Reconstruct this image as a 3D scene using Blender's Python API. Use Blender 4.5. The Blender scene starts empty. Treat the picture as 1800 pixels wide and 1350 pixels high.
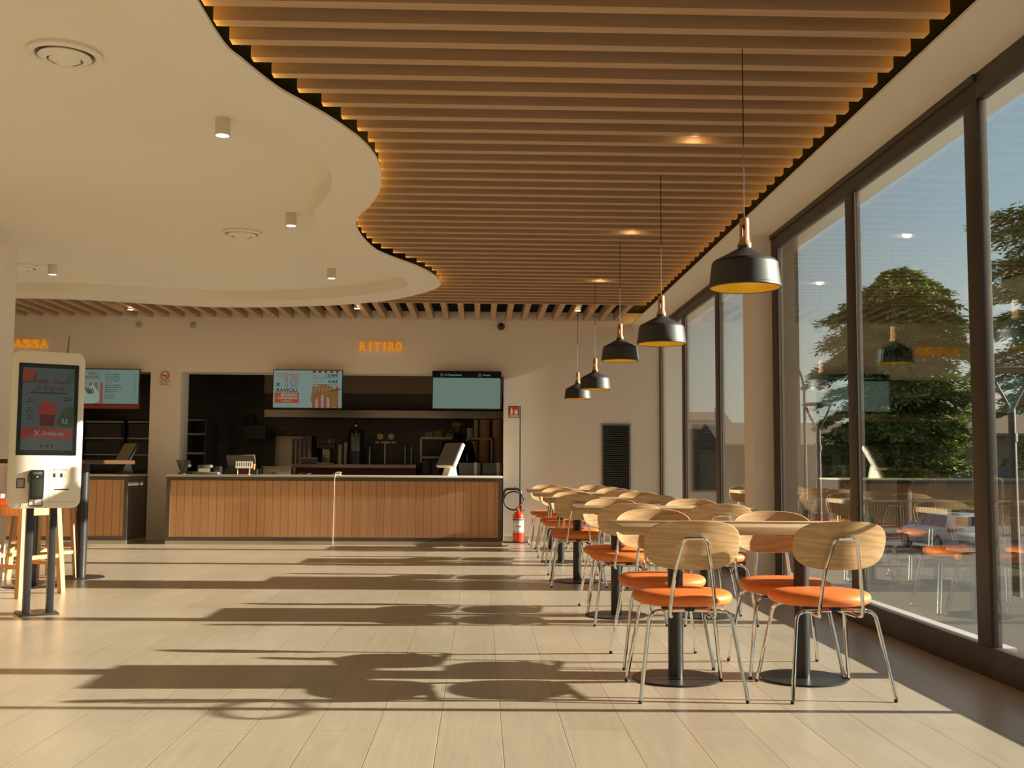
import bpy, bmesh, math, random
from mathutils import Vector, Matrix
from mathutils.geometry import tessellate_polygon
random.seed(7)
PI = math.pi
R = math.radians
SC = bpy.context.scene
COL = SC.collection

# ------------------------------------------------------------------ camera
cd = bpy.data.cameras.new('camera')
cd.sensor_fit = 'HORIZONTAL'; cd.sensor_width = 36.0
cd.lens = 1884.8 / 1800 * 36.0
cd.clip_start = 0.05; cd.clip_end = 400
cam = bpy.data.objects.new('camera', cd); COL.objects.link(cam)
p_, y_, r_ = 0.0777064705, 0.0299563099, 0.00564567346
fw = Vector((math.sin(y_)*math.cos(p_), math.cos(y_)*math.cos(p_), math.sin(p_)))
rt = Vector((math.cos(y_), -math.sin(y_), 0)); up = rt.cross(fw)
r2 = rt*math.cos(r_) + up*math.sin(r_); u2 = -rt*math.sin(r_) + up*math.cos(r_)
cam.matrix_world = Matrix(((r2.x, u2.x, -fw.x, 0), (r2.y, u2.y, -fw.y, 0), (r2.z, u2.z, -fw.z, 1.02), (0, 0, 0, 1)))
SC.camera = cam

# ------------------------------------------------------------------ world, sun, exposure
w = bpy.data.worlds.new('sky'); SC.world = w; w.use_nodes = True
nt = w.node_tree; nt.nodes.clear()
wo = nt.nodes.new('ShaderNodeOutputWorld'); bg = nt.nodes.new('ShaderNodeBackground')
tc = nt.nodes.new('ShaderNodeTexCoord'); sx = nt.nodes.new('ShaderNodeSeparateXYZ')
rp = nt.nodes.new('ShaderNodeValToRGB')
cr = rp.color_ramp
cr.elements[0].position = 0.0; cr.elements[0].color = (0.62, 0.60, 0.47, 1)
cr.elements[1].position = 1.0; cr.elements[1].color = (0.22, 0.33, 0.42, 1)
e = cr.elements.new(0.10); e.color = (0.58, 0.62, 0.56, 1)
e = cr.elements.new(0.22); e.color = (0.37, 0.49, 0.55, 1)
e = cr.elements.new(0.42); e.color = (0.26, 0.38, 0.46, 1)
nt.links.new(tc.outputs['Generated'], sx.inputs[0]); nt.links.new(sx.outputs['Z'], rp.inputs[0])
nt.links.new(rp.outputs[0], bg.inputs[0]); nt.links.new(bg.outputs[0], wo.inputs[0])
bg.inputs[1].default_value = 1.0

sd = bpy.data.lights.new('sun', 'SUN'); sd.energy = 16.2; sd.angle = R(0.53); sd.color = (1.0, 0.895, 0.735)
sun = bpy.data.objects.new('sun', sd); COL.objects.link(sun)
sun_dir = Vector((-1.0, 0.0263, -0.2988))            # the way the light travels
sun.rotation_euler = sun_dir.to_track_quat('-Z', 'Y').to_euler()
sun.location = (30, 0, 12)

vs = SC.view_settings
vs.view_transform = 'Standard'; vs.look = 'None'; vs.exposure = 0.28; vs.gamma = 1.0; vs.use_curve_mapping = False
SC.cycles.max_bounces = 14; SC.cycles.diffuse_bounces = 8; SC.cycles.glossy_bounces = 6
SC.cycles.transparent_max_bounces = 24; SC.cycles.transmission_bounces = 8
SC.cycles.caustics_reflective = True; SC.cycles.blur_glossy = 1.0; SC.cycles.caustics_refractive = False
SC.cycles.sample_clamp_indirect = 6.0
SC.cycles.use_denoising = True

# ------------------------------------------------------------------ materials
def lin(h):
    c = [int(h[i:i+2], 16)/255 for i in (0, 2, 4)]
    return tuple((v/12.92 if v <= 0.04045 else ((v+0.055)/1.055)**2.4) for v in c)
def newmat(name):
    m = bpy.data.materials.new(name); m.use_nodes = True
    n = m.node_tree; b = n.nodes['Principled BSDF']
    return m, n, b
def mat(name, col, rough=0.5, metal=0.0, spec=0.5, var=0.0, vscale=8.0, bump=0.0, emit=None, estr=0.0):
    m, n, b = newmat(name)
    if isinstance(col, str): col = lin(col)
    b.inputs['Base Color'].default_value = (*col, 1)
    b.inputs['Roughness'].default_value = rough; b.inputs['Metallic'].default_value = metal
    b.inputs['Specular IOR Level'].default_value = spec
    t = n.nodes.new('ShaderNodeTexCoord'); no = n.nodes.new('ShaderNodeTexNoise')
    no.inputs['Scale'].default_value = vscale; no.inputs['Detail'].default_value = 4
    n.links.new(t.outputs['Object'], no.inputs['Vector'])
    mx = n.nodes.new('ShaderNodeMix'); mx.data_type = 'RGBA'
    v = max(var, 0.02)
    mx.inputs[6].default_value = (*[c*(1-v) for c in col], 1); mx.inputs[7].default_value = (*[min(1, c*(1+v)) for c in col], 1)
    n.links.new(no.outputs['Fac'], mx.inputs[0]); n.links.new(mx.outputs[2], b.inputs['Base Color'])
    if bump:
        bp = n.nodes.new('ShaderNodeBump'); bp.inputs['Strength'].default_value = bump; bp.inputs['Distance'].default_value = 0.002
        n.links.new(no.outputs['Fac'], bp.inputs['Height']); n.links.new(bp.outputs[0], b.inputs['Normal'])
    if emit is not None:
        if isinstance(emit, str): emit = lin(emit)
        b.inputs['Emission Color'].default_value = (*emit, 1); b.inputs['Emission Strength'].default_value = estr
    return m
def wood(name, c1, c2, scale=(1, 1, 1), rough=0.45, rings=6.0, dist=3.0, spec=0.4, mid=0.5):
    """grain: stretched noise mixed with warped bands; scale stretches the object coordinates"""
    m, n, b = newmat(name)
    c1 = lin(c1) if isinstance(c1, str) else c1; c2 = lin(c2) if isinstance(c2, str) else c2
    t = n.nodes.new('ShaderNodeTexCoord'); mp = n.nodes.new('ShaderNodeMapping'); mp.inputs['Scale'].default_value = scale
    oi = n.nodes.new('ShaderNodeObjectInfo'); ad = n.nodes.new('ShaderNodeVectorMath'); ad.operation = 'ADD'
    ml = n.nodes.new('ShaderNodeVectorMath'); ml.operation = 'SCALE'; ml.inputs[0].default_value = (3.1, 5.7, 2.3)
    n.links.new(oi.outputs['Random'], ml.inputs['Scale'])
    n.links.new(t.outputs['Object'], ad.inputs[0]); n.links.new(ml.outputs[0], ad.inputs[1])
    n.links.new(ad.outputs[0], mp.inputs[0])
    wv = n.nodes.new('ShaderNodeTexWave'); wv.wave_type = 'BANDS'; wv.bands_direction = 'DIAGONAL'
    wv.inputs['Scale'].default_value = rings; wv.inputs['Distortion'].default_value = dist
    wv.inputs['Detail'].default_value = 3; wv.inputs['Detail Scale'].default_value = 1.5
    no = n.nodes.new('ShaderNodeTexNoise'); no.inputs['Scale'].default_value = 5; no.inputs['Detail'].default_value = 6
    n.links.new(mp.outputs[0], wv.inputs[0]); n.links.new(mp.outputs[0], no.inputs['Vector'])
    a = n.nodes.new('ShaderNodeMath'); a.operation = 'MULTIPLY_ADD'; a.inputs[1].default_value = 0.45
    n.links.new(wv.outputs['Fac'], a.inputs[0])
    s = n.nodes.new('ShaderNodeMath'); s.operation = 'MULTIPLY'; s.inputs[1].default_value = 0.6
    n.links.new(no.outputs['Fac'], s.inputs[0]); n.links.new(s.outputs[0], a.inputs[2])
    mx = n.nodes.new('ShaderNodeMix'); mx.data_type = 'RGBA'
    mx.inputs[6].default_value = (*c1, 1); mx.inputs[7].default_value = (*c2, 1)
    n.links.new(a.outputs[0], mx.inputs[0]); n.links.new(mx.outputs[2], b.inputs['Base Color'])
    b.inputs['Roughness'].default_value = rough; b.inputs['Specular IOR Level'].default_value = spec
    return m
def glow(name, col, strength):
    m = bpy.data.materials.new(name); m.use_nodes = True; n = m.node_tree; n.nodes.clear()
    o = n.nodes.new('ShaderNodeOutputMaterial'); em = n.nodes.new('ShaderNodeEmission')
    col = lin(col) if isinstance(col, str) else col
    em.inputs[0].default_value = (*col, 1); em.inputs[1].default_value = strength
    n.links.new(em.outputs[0], o.inputs[0]); return m
def glass_pane(name, r0=0.06, tint=(0.93, 0.95, 0.94), gain=1.0):
    m = bpy.data.materials.new(name); m.use_nodes = True; n = m.node_tree; n.nodes.clear()
    o = n.nodes.new('ShaderNodeOutputMaterial'); mixs = n.nodes.new('ShaderNodeMixShader')
    tr = n.nodes.new('ShaderNodeBsdfTransparent'); gl = n.nodes.new('ShaderNodeBsdfGlossy')
    gl.inputs['Roughness'].default_value = 0.0; gl.inputs['Color'].default_value = (0.95, 0.95, 0.93, 1)
    tr.inputs[0].default_value = (*tint, 1)
    lw = n.nodes.new('ShaderNodeLayerWeight'); lw.inputs[0].default_value = 0.5
    pw = n.nodes.new('ShaderNodeMath'); pw.operation = 'POWER'; pw.inputs[1].default_value = 5.0
    ma = n.nodes.new('ShaderNodeMath'); ma.operation = 'MULTIPLY_ADD'; ma.inputs[1].default_value = (1-r0)*gain; ma.inputs[2].default_value = r0
    ma.use_clamp = True
    n.links.new(lw.outputs['Facing'], pw.inputs[0]); n.links.new(pw.outputs[0], ma.inputs[0])
    n.links.new(ma.outputs[0], mixs.inputs[0]); n.links.new(tr.outputs[0], mixs.inputs[1]); n.links.new(gl.outputs[0], mixs.inputs[2])
    n.links.new(mixs.outputs[0], o.inputs[0]); return m

def floor_material():
    m, n, b = newmat('wood_look_floor_tile')
    t = n.nodes.new('ShaderNodeTexCoord'); s = n.nodes.new('ShaderNodeSeparateXYZ'); c = n.nodes.new('ShaderNodeCombineXYZ')
    n.links.new(t.outputs['Object'], s.inputs[0])
    ax = n.nodes.new('ShaderNodeMath'); ax.operation = 'ADD'; ax.inputs[1].default_value = 0.2433*60 - 0.0935
    ay = n.nodes.new('ShaderNodeMath'); ay.operation = 'ADD'; ay.inputs[1].default_value = 24.0 - 4.27
    n.links.new(s.outputs['X'], ax.inputs[0]); n.links.new(s.outputs['Y'], ay.inputs[0])
    n.links.new(ay.outputs[0], c.inputs['X']); n.links.new(ax.outputs[0], c.inputs['Y'])
    br = n.nodes.new('ShaderNodeTexBrick')
    br.inputs['Scale'].default_value = 1.0; br.inputs['Brick Width'].default_value = 1.2; br.inputs['Row Height'].default_value = 0.2433
    br.inputs['Mortar Size'].default_value = 0.0026; br.inputs['Mortar Smooth'].default_value = 0.7; br.inputs['Bias'].default_value = 0.0
    br.offset = 0.5; br.offset_frequency = 2
    A = lin('b7a994'); B = lin('ad9f8a')
    br.inputs['Color1'].default_value = (*A, 1); br.inputs['Color2'].default_value = (*B, 1); br.inputs['Mortar'].default_value = (*lin('9a8a74'), 1)
    n.links.new(c.outputs[0], br.inputs['Vector'])
    mp = n.nodes.new('ShaderNodeMapping'); mp.inputs['Scale'].default_value = (26, 1.6, 1)
    n.links.new(t.outputs['Object'], mp.inputs[0])
    no = n.nodes.new('ShaderNodeTexNoise'); no.inputs['Scale'].default_value = 1.5; no.inputs['Detail'].default_value = 7; no.inputs['Roughness'].default_value = 0.6
    n.links.new(mp.outputs[0], no.inputs['Vector'])
    n2 = n.nodes.new('ShaderNodeTexNoise'); n2.inputs['Scale'].default_value = 0.9; n2.inputs['Detail'].default_value = 3
    n.links.new(t.outputs['Object'], n2.inputs['Vector'])
    a = n.nodes.new('ShaderNodeMath'); a.operation = 'ADD'; n.links.new(no.outputs['Fac'], a.inputs[0]); n.links.new(n2.outputs['Fac'], a.inputs[1])
    rr = n.nodes.new('ShaderNodeMapRange'); rr.inputs[1].default_value = 0.6; rr.inputs[2].default_value = 1.4
    rr.inputs[3].default_value = 0.80; rr.inputs[4].default_value = 1.14
    n.links.new(a.outputs[0], rr.inputs[0])
    mu = n.nodes.new('ShaderNodeMix'); mu.data_type = 'RGBA'; mu.blend_type = 'MULTIPLY'; mu.inputs[0].default_value = 1.0
    n.links.new(br.outputs['Color'], mu.inputs[6]); n.links.new(rr.outputs[0], mu.inputs[7])
    n.links.new(mu.outputs[2], b.inputs['Base Color'])
    b.inputs['Roughness'].default_value = 0.30; b.inputs['Specular IOR Level'].default_value = 0.5
    iv = n.nodes.new('ShaderNodeMath'); iv.operation = 'MULTIPLY_ADD'; iv.inputs[1].default_value = -1.0; iv.inputs[2].default_value = 1.0
    n.links.new(br.outputs['Fac'], iv.inputs[0])
    h = n.nodes.new('ShaderNodeMath'); h.operation = 'MULTIPLY_ADD'; h.inputs[1].default_value = 0.12
    n.links.new(no.outputs['Fac'], h.inputs[0]); n.links.new(iv.outputs[0], h.inputs[2])
    bp = n.nodes.new('ShaderNodeBump'); bp.inputs['Strength'].default_value = 0.35; bp.inputs['Distance'].default_value = 0.003
    n.links.new(h.outputs[0], bp.inputs['Height']); n.links.new(bp.outputs[0], b.inputs['Normal'])
    return m
def plank_material(name, a, b_, width, axis='X'):
    """vertical boards with a thin groove between them"""
    m, n, b = newmat(name)
    t = n.nodes.new('ShaderNodeTexCoord'); s = n.nodes.new('ShaderNodeSeparateXYZ'); n.links.new(t.outputs['Object'], s.inputs[0])
    d = n.nodes.new('ShaderNodeMath'); d.operation = 'DIVIDE'; d.inputs[1].default_value = width
    n.links.new(s.outputs[axis], d.inputs[0])
    fr = n.nodes.new('ShaderNodeMath'); fr.operation = 'FRACT'; n.links.new(d.outputs[0], fr.inputs[0])
    fl = n.nodes.new('ShaderNodeMath'); fl.operation = 'FLOOR'; n.links.new(d.outputs[0], fl.inputs[0])
    wn = n.nodes.new('ShaderNodeTexWhiteNoise'); wn.noise_dimensions = '1D'; n.links.new(fl.outputs[0], wn.inputs['W'])
    gr = n.nodes.new('ShaderNodeMath'); gr.operation = 'COMPARE'; gr.inputs[1].default_value = 0.5; gr.inputs[2].default_value = 0.465
    n.links.new(fr.outputs[0], gr.inputs[0])
    mp = n.nodes.new('ShaderNodeMapping'); mp.inputs['Scale'].default_value = (14, 14, 1.2); n.links.new(t.outputs['Object'], mp.inputs[0])
    no = n.nodes.new('ShaderNodeTexNoise'); no.inputs['Scale'].default_value = 2.5; no.inputs['Detail'].default_value = 6
    n.links.new(mp.outputs[0], no.inputs['Vector'])
    ad = n.nodes.new('ShaderNodeMath'); ad.operation = 'MULTIPLY_ADD'; ad.inputs[1].default_value = 0.45
    n.links.new(wn.outputs['Value'], ad.inputs[0])
    sc = n.nodes.new('ShaderNodeMath'); sc.operation = 'MULTIPLY'; sc.inputs[1].default_value = 0.55
    n.links.new(no.outputs['Fac'], sc.inputs[0]); n.links.new(sc.outputs[0], ad.inputs[2])
    mx = n.nodes.new('ShaderNodeMix'); mx.data_type = 'RGBA'
    mx.inputs[6].default_value = (*lin(a), 1); mx.inputs[7].default_value = (*lin(b_), 1)
    n.links.new(ad.outputs[0], mx.inputs[0])
    m2 = n.nodes.new('ShaderNodeMix'); m2.data_type = 'RGBA'; m2.inputs[6].default_value = (*[c*0.38 for c in lin(a)], 1)
    n.links.new(gr.outputs[0], m2.inputs[0]); n.links.new(mx.outputs[2], m2.inputs[7])
    n.links.new(m2.outputs[2], b.inputs['Base Color'])
    bp = n.nodes.new('ShaderNodeBump'); bp.inputs['Strength'].default_value = 0.8; bp.inputs['Distance'].default_value = 0.006
    n.links.new(gr.outputs[0], bp.inputs['Height']); n.links.new(bp.outputs[0], b.inputs['Normal'])
    b.inputs['Roughness'].default_value = 0.42
    return m
def brick_material(name, a, b_, mortar, bw, rh, rough=0.35):
    m, n, b = newmat(name)
    t = n.nodes.new('ShaderNodeTexCoord'); s = n.nodes.new('ShaderNodeSeparateXYZ'); c = n.nodes.new('ShaderNodeCombineXYZ')
    n.links.new(t.outputs['Object'], s.inputs[0]); n.links.new(s.outputs['X'], c.inputs['X']); n.links.new(s.outputs['Z'], c.inputs['Y'])
    br = n.nodes.new('ShaderNodeTexBrick'); br.inputs['Scale'].default_value = 1; br.inputs['Brick Width'].default_value = bw; br.inputs['Row Height'].default_value = rh
    br.inputs['Mortar Size'].default_value = 0.003
    br.inputs['Color1'].default_value = (*lin(a), 1); br.inputs['Color2'].default_value = (*lin(b_), 1); br.inputs['Mortar'].default_value = (*lin(mortar), 1)
    n.links.new(c.outputs[0], br.inputs['Vector']); n.links.new(br.outputs['Color'], b.inputs['Base Color'])
    b.inputs['Roughness'].default_value = rough
    bp = n.nodes.new('ShaderNodeBump'); bp.inputs['Strength'].default_value = 0.5; bp.inputs['Distance'].default_value = 0.004; bp.invert = True
    n.links.new(br.outputs['Fac'], bp.inputs['Height']); n.links.new(bp.outputs[0], b.inputs['Normal'])
    return m
def stripe_material(name, a, b_, freq, axis='X', rough=0.8):
    m, n, b = newmat(name)
    t = n.nodes.new('ShaderNodeTexCoord'); wv = n.nodes.new('ShaderNodeTexWave'); wv.bands_direction = axis
    wv.inputs['Scale'].default_value = freq; wv.inputs['Distortion'].default_value = 0.3
    n.links.new(t.outputs['Object'], wv.inputs[0])
    mx = n.nodes.new('ShaderNodeMix'); mx.data_type = 'RGBA'; mx.inputs[6].default_value = (*lin(a), 1); mx.inputs[7].default_value = (*lin(b_), 1)
    n.links.new(wv.outputs['Fac'], mx.inputs[0]); n.links.new(mx.outputs[2], b.inputs['Base Color'])
    b.inputs['Roughness'].default_value = rough
    return m

M = {}
M['floor'] = floor_material()
M['wall'] = mat('warm_white_plaster', 'e6dccf', 0.75, var=0.02, vscale=3, bump=0.05)
M['ceil'] = mat('cream_plasterboard', 'efe8da', 0.8, var=0.015, vscale=2)
M['black'] = mat('matt_black', (0.005, 0.0046, 0.0042), 0.8, spec=0.1)
M['blackmetal'] = mat('black_powder_coat', (0.022, 0.021, 0.020), 0.34, spec=0.5)
M['shadeblack'] = mat('satin_black_shade', (0.024, 0.022, 0.020), 0.54, spec=0.7)
M['slat'] = wood('timber_slat', 'c29f7d', 'b59270', (0.6, 14, 14), rough=0.5, rings=0.6, dist=3.0)
M['slat2'] = wood('timber_slat_across', 'c29f7d', 'b59270', (14, 0.6, 14), rough=0.5, rings=0.6, dist=3.0)
M['frame'] = mat('bronze_grey_aluminium', '3f362d', 0.5, spec=0.5)
M['glass'] = glass_pane('window_glass', 0.055, (0.89, 0.92, 0.92), 1.4)
M['sill'] = mat('pale_sill', 'b9b0ae', 0.5)
M['oak'] = wood('oak_veneer', 'dab688', 'b48b5e', (2.4, 3.0, 20), rough=0.42, rings=0.9, dist=11.0)
M['top'] = wood('oak_table_top', 'd2b38c', 'b5936d', (2.0, 30, 12), rough=0.38, rings=1.0, dist=4.0)
M['chrome'] = mat('chrome', (0.82, 0.80, 0.76), 0.09, metal=1.0)
M['orange'] = mat('orange_leatherette', 'e67c36', 0.48, spec=0.45, var=0.03, vscale=160, bump=0.12)
M['gold'] = mat('gold_paint_lining', (0.95, 0.68, 0.08), 0.36, metal=0.5)
M['neck'] = wood('beech_neck', 'c99465', 'b27c4e', (20, 20, 2), rough=0.4, rings=1, dist=2)
M['bulb'] = glow('lamp_bulb', (1.0, 0.74, 0.34), 2.6)
M['led'] = glow('warm_led', (1.0, 0.58, 0.08), 18.0)
M['led2'] = glow('warm_led_dim', (1.0, 0.52, 0.06), 9.0)
M['downlight'] = glow('downlight_lens', (1.0, 0.86, 0.62), 9.0)
M['white'] = mat('white_plastic', 'e6dcc8', 0.38, spec=0.5)
M['whitemet'] = mat('white_lacquer', 'd8cbb4', 0.4)
M['grey'] = mat('grey_plastic', '6b665f', 0.5)
M['dark'] = mat('dark_plastic', (0.02, 0.019, 0.018), 0.35)
M['steel'] = mat('brushed_steel', (0.25, 0.225, 0.195), 0.30, metal=1.0, var=0.12, vscale=30)
M['counterframe'] = mat('counter_frame_grey', '5b5046', 0.5)
M['plank'] = plank_material('counter_boards', 'dca778', 'c68f62', 0.1037)
M['stone'] = mat('pale_counter_top', 'cfc4b2', 0.35, var=0.03, vscale=40)
M['plinth'] = mat('pale_plinth', 'bcae97', 0.5)
M['ktile'] = brick_material('dark_kitchen_tile', '46413a', '4f4940', '282420', 0.30, 0.10, 0.3)
M['kdark'] = mat('dark_kitchen_wall', (0.020, 0.017, 0.014), 0.6)
M['kpanel'] = mat('brown_grey_panel', '8a7862', 0.6)
M['kpanel2'] = mat('dark_brown_panel', '43362b', 0.6)
M['kfloor'] = mat('kitchen_floor', '3a342d', 0.6)
M['letter'] = mat('orange_letters', 'd98618', 0.5, emit='e99c20', estr=0.38)  # emission added to brighten the plain orange letters
M['ink'] = mat('black_ink', (0.015, 0.015, 0.016), 0.6)
M['redpaint'] = mat('red_paint', 'd8401f', 0.35, spec=0.5)
M['redgloss'] = mat('red_gloss_enamel', 'c7381c', 0.28, spec=0.5)
M['labelwhite'] = mat('white_label', 'dcd8c8', 0.5)
M['stoolwood'] = wood('light_beech', 'd9a970', 'c58f57', (14, 14, 2), rough=0.45, rings=1, dist=2)
M['hightop'] = wood('dark_walnut_top', '5a3f2b', '46301f', (3, 20, 10), rough=0.4, rings=1, dist=3)
M['cup'] = mat('paper_cup_white', 'd0c4b0', 0.6)
M['kraft'] = mat('kraft_paper', 'd0a87c', 0.7)
M['cardbox'] = mat('dark_card', '2b2623', 0.7)
M['copper'] = mat('copper', (0.75, 0.36, 0.2), 0.25, metal=1.0)
M['jar'] = glass_pane('clear_jar_glass', 0.08, (0.55, 0.55, 0.52))
M['barred'] = mat('dark_red_front', '5a2415', 0.5)
M['grillemetal'] = mat('grille_silver', '8f8a83', 0.4, metal=0.6)
M['sensor'] = mat('beige_plastic', 'b5a690', 0.5)
M['rubber'] = mat('black_rubber', (0.015, 0.015, 0.015), 0.6)

# ------------------------------------------------------------------ geometry helpers
class B:
    def __init__(self): self.bm = bmesh.new()
    def box(self, x0, x1, y0, y1, z0, z1, bev=0.0, seg=2, mx=None):
        r = bmesh.ops.create_cube(self.bm, size=1.0); vs = r['verts']
        for v in vs:
            v.co = Vector(((x0+x1)/2 + v.co.x*(x1-x0), (y0+y1)/2 + v.co.y*(y1-y0), (z0+z1)/2 + v.co.z*(z1-z0)))
        if bev:
            es = list({e for v in vs for e in v.link_edges})
            rr = bmesh.ops.bevel(self.bm, geom=es, offset=bev, segments=seg, affect='EDGES', profile=0.5)
            vs = [v for v in rr['verts']]
        if mx is not None:
            bmesh.ops.transform(self.bm, matrix=mx, verts=vs)
        return self
    def tube(self, pts, r, seg=10, closed=False, cap=True):
        pts = [Vector(p) for p in pts]; n = len(pts)
        rad = r if isinstance(r, (list, tuple)) else [r]*n
        rings = []; prev = None
        for i, p in enumerate(pts):
            if closed: t = (pts[(i+1) % n]-pts[i-1]).normalized()
            else: t = (pts[min(i+1, n-1)]-pts[max(i-1, 0)]).normalized()
            if prev is None:
                a = Vector((0, 0, 1)) if abs(t.z) < 0.9 else Vector((1, 0, 0))
                u = t.cross(a).normalized()
            else:
                u = (prev - t*prev.dot(t)).normalized()
            prev = u; v = t.cross(u)
            rings.append([self.bm.verts.new(p + (u*math.cos(2*PI*k/seg) + v*math.sin(2*PI*k/seg))*rad[i]) for k in range(seg)])
        m = n if closed else n-1
        for i in range(m):
            a, b = rings[i], rings[(i+1) % n]
            for k in range(seg):
                self.bm.faces.new((a[k], a[(k+1) % seg], b[(k+1) % seg], b[k]))
        if cap and not closed:
            self.bm.faces.new(list(reversed(rings[0]))); self.bm.faces.new(rings[-1])
        return self
    def lathe(self, prof, c=(0, 0, 0), seg=32, mx=None):
        """prof: list of (r, z); closed when the ends meet r = 0"""
        rings = []; new = []
        for r, z in prof:
            if r < 1e-6:
                v = self.bm.verts.new((c[0], c[1], c[2]+z)); rings.append([v]); new.append(v)
            else:
                ring = [self.bm.verts.new((c[0]+r*math.cos(2*PI*k/seg), c[1]+r*math.sin(2*PI*k/seg), c[2]+z)) for k in range(seg)]
                rings.append(ring); new += ring
        for a, b in zip(rings, rings[1:]):
            for k in range(seg):
                k2 = (k+1) % seg
                if len(a) == 1 and len(b) == 1: continue
                if len(a) == 1: self.bm.faces.new((a[0], b[k2], b[k]))
                elif len(b) == 1: self.bm.faces.new((a[k], a[k2], b[0]))
                else: self.bm.faces.new((a[k], a[k2], b[k2], b[k]))
        if mx is not None: bmesh.ops.transform(self.bm, matrix=mx, verts=new)
        return self
    def cyl(self, x, y, z0, z1, r, r1=None, seg=24, mx=None):
        r1 = r if r1 is None else r1
        return self.lathe([(0, z0), (r, z0), (r1, z1), (0, z1)], (x, y, 0), seg, mx)
    def ball(self, x, y, z, r, seg=16, sz=1.0):
        n = seg//2
        return self.lathe([(r*math.sin(PI*i/n) if 0 < i < n else 0, -r*sz*math.cos(PI*i/n)) for i in range(n+1)], (x, y, z), seg)
    def prism(self, poly, d0, d1, plane='XY', mx=None):
        """extrude a 2-D outline; plane names its two axes, the third is the depth"""
        def P(a, b, d):
            return {'XY': (a, b, d), 'XZ': (a, d, b), 'YZ': (d, a, b)}[plane]
        lo = [self.bm.verts.new(P(a, b, d0)) for a, b in poly]; hi = [self.bm.verts.new(P(a, b, d1)) for a, b in poly]
        n = len(poly)
        for i in range(n):
            self.bm.faces.new((lo[i], lo[(i+1) % n], hi[(i+1) % n], hi[i]))
        self.bm.faces.new(list(reversed(lo))); self.bm.faces.new(hi)
        if mx is not None: bmesh.ops.transform(self.bm, matrix=mx, verts=lo+hi)
        return self
    def quad(self, a, b, c, d):
        self.bm.faces.new([self.bm.verts.new(p) for p in (a, b, c, d)]); return self
def rrect(x0, x1, y0, y1, r, n=5):
    out = []
    for cx, cy, a0 in ((x1-r, y1-r, 0), (x0+r, y1-r, 90), (x0+r, y0+r, 180), (x1-r, y0+r, 270)):
        for i in range(n+1):
            a = R(a0 + 90*i/n); out.append((cx+r*math.cos(a), cy+r*math.sin(a)))
    return out
def fillet(pts, r, n=5):
    pts = [Vector(p) for p in pts]; out = [pts[0]]
    for a, b, c in zip(pts, pts[1:], pts[2:]):
        u = (a-b); v = (c-b); d = min(r, u.length*0.48, v.length*0.48)
        p = b+u.normalized()*d; q = b+v.normalized()*d
        for i in range(n+1):
            t = i/n; out.append(p*(1-t)**2 + b*2*t*(1-t) + q*t*t)
    out.append(pts[-1]); return out
def spline(pts, n=4):
    pts = [Vector((p[0], p[1])) for p in pts]; out = []
    P = [pts[0]*2-pts[1]] + pts + [pts[-1]*2-pts[-2]]
    for i in range(1, len(P)-2):
        p0, p1, p2, p3 = P[i-1:i+3]
        for k in range(n):
            t = k/n
            out.append(0.5*((2*p1)+(p2-p0)*t+(2*p0-5*p1+4*p2-p3)*t*t+(3*p1-p0-3*p2+p3)*t**3))
    out.append(pts[-1]); return [(v.x, v.y) for v in out]
def obj(name, b, m, parent=None, loc=None, rot=None, sharp=35):
    bmesh.ops.recalc_face_normals(b.bm, faces=b.bm.faces)
    me = bpy.data.meshes.new(name); b.bm.to_mesh(me); b.bm.free()
    me.materials.append(M[m] if isinstance(m, str) else m)
    for p in me.polygons: p.use_smooth = True
    me.set_sharp_from_angle(angle=R(sharp))
    o = bpy.data.objects.new(name, me); COL.objects.link(o)
    if parent is not None: o.parent = parent
    if loc is not None: o.location = loc
    if rot is not None: o.rotation_euler = rot
    return o
def tag(o, label=None, cat=None, group=None, kind=None):
    if label: o['label'] = label
    if cat: o['category'] = cat
    if group: o['group'] = group
    if kind: o['kind'] = kind
    return o
def thing(name, label, cat, loc=(0, 0, 0), rotz=0.0, group=None):
    o = bpy.data.objects.new(name, None); COL.objects.link(o)
    o.empty_display_size = 0.1
    o.location = loc; o.rotation_euler = (0, 0, rotz)
    return tag(o, label, cat, group)
def struct(name, b, m, parent=None):
    o = obj(name, b, m, parent)
    if parent is None: o['kind'] = 'structure'
    return o
def dup(root, loc, rotz=None, label=None, group=None):
    def cp(o, par):
        c = o.copy(); COL.objects.link(c)
        if par is not None: c.parent = par
        for ch in list(o.children): cp(ch, c)
        return c
    r = cp(root, None); r.location = loc
    if rotz is not None: r.rotation_euler = (0, 0, rotz)
    if label: r['label'] = label
    if group: r['group'] = group
    return r
def text(name, body, size, m, parent, loc, rotx=PI/2, rotz=0.0, align='LEFT', extrude=0.0, bold=0.0, shear=0.0, sx=1.0, bevel=0.0, outline=None):
    cu = bpy.data.curves.new(name, 'FONT'); cu.body = body; cu.size = size; cu.align_x = align; cu.extrude = extrude
    cu.offset = bold; cu.shear = shear; cu.bevel_depth = bevel; cu.resolution_u = 3
    if outline: cu.fill_mode = 'NONE'; cu.bevel_depth = outline; cu.bevel_resolution = 0
    t = bpy.data.objects.new(name+'_curve', cu); COL.objects.link(t)
    dg = bpy.context.evaluated_depsgraph_get()
    me = bpy.data.meshes.new_from_object(t.evaluated_get(dg)); me.name = name
    bpy.data.objects.remove(t); bpy.data.curves.remove(cu)
    me.materials.clear(); me.materials.append(M[m] if isinstance(m, str) else m)
    o = bpy.data.objects.new(name, me); COL.objects.link(o)
    o.parent = parent; o.location = loc; o.rotation_euler = (rotx, 0, rotz); o.scale = (sx, 1, 1)
    return o

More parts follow.
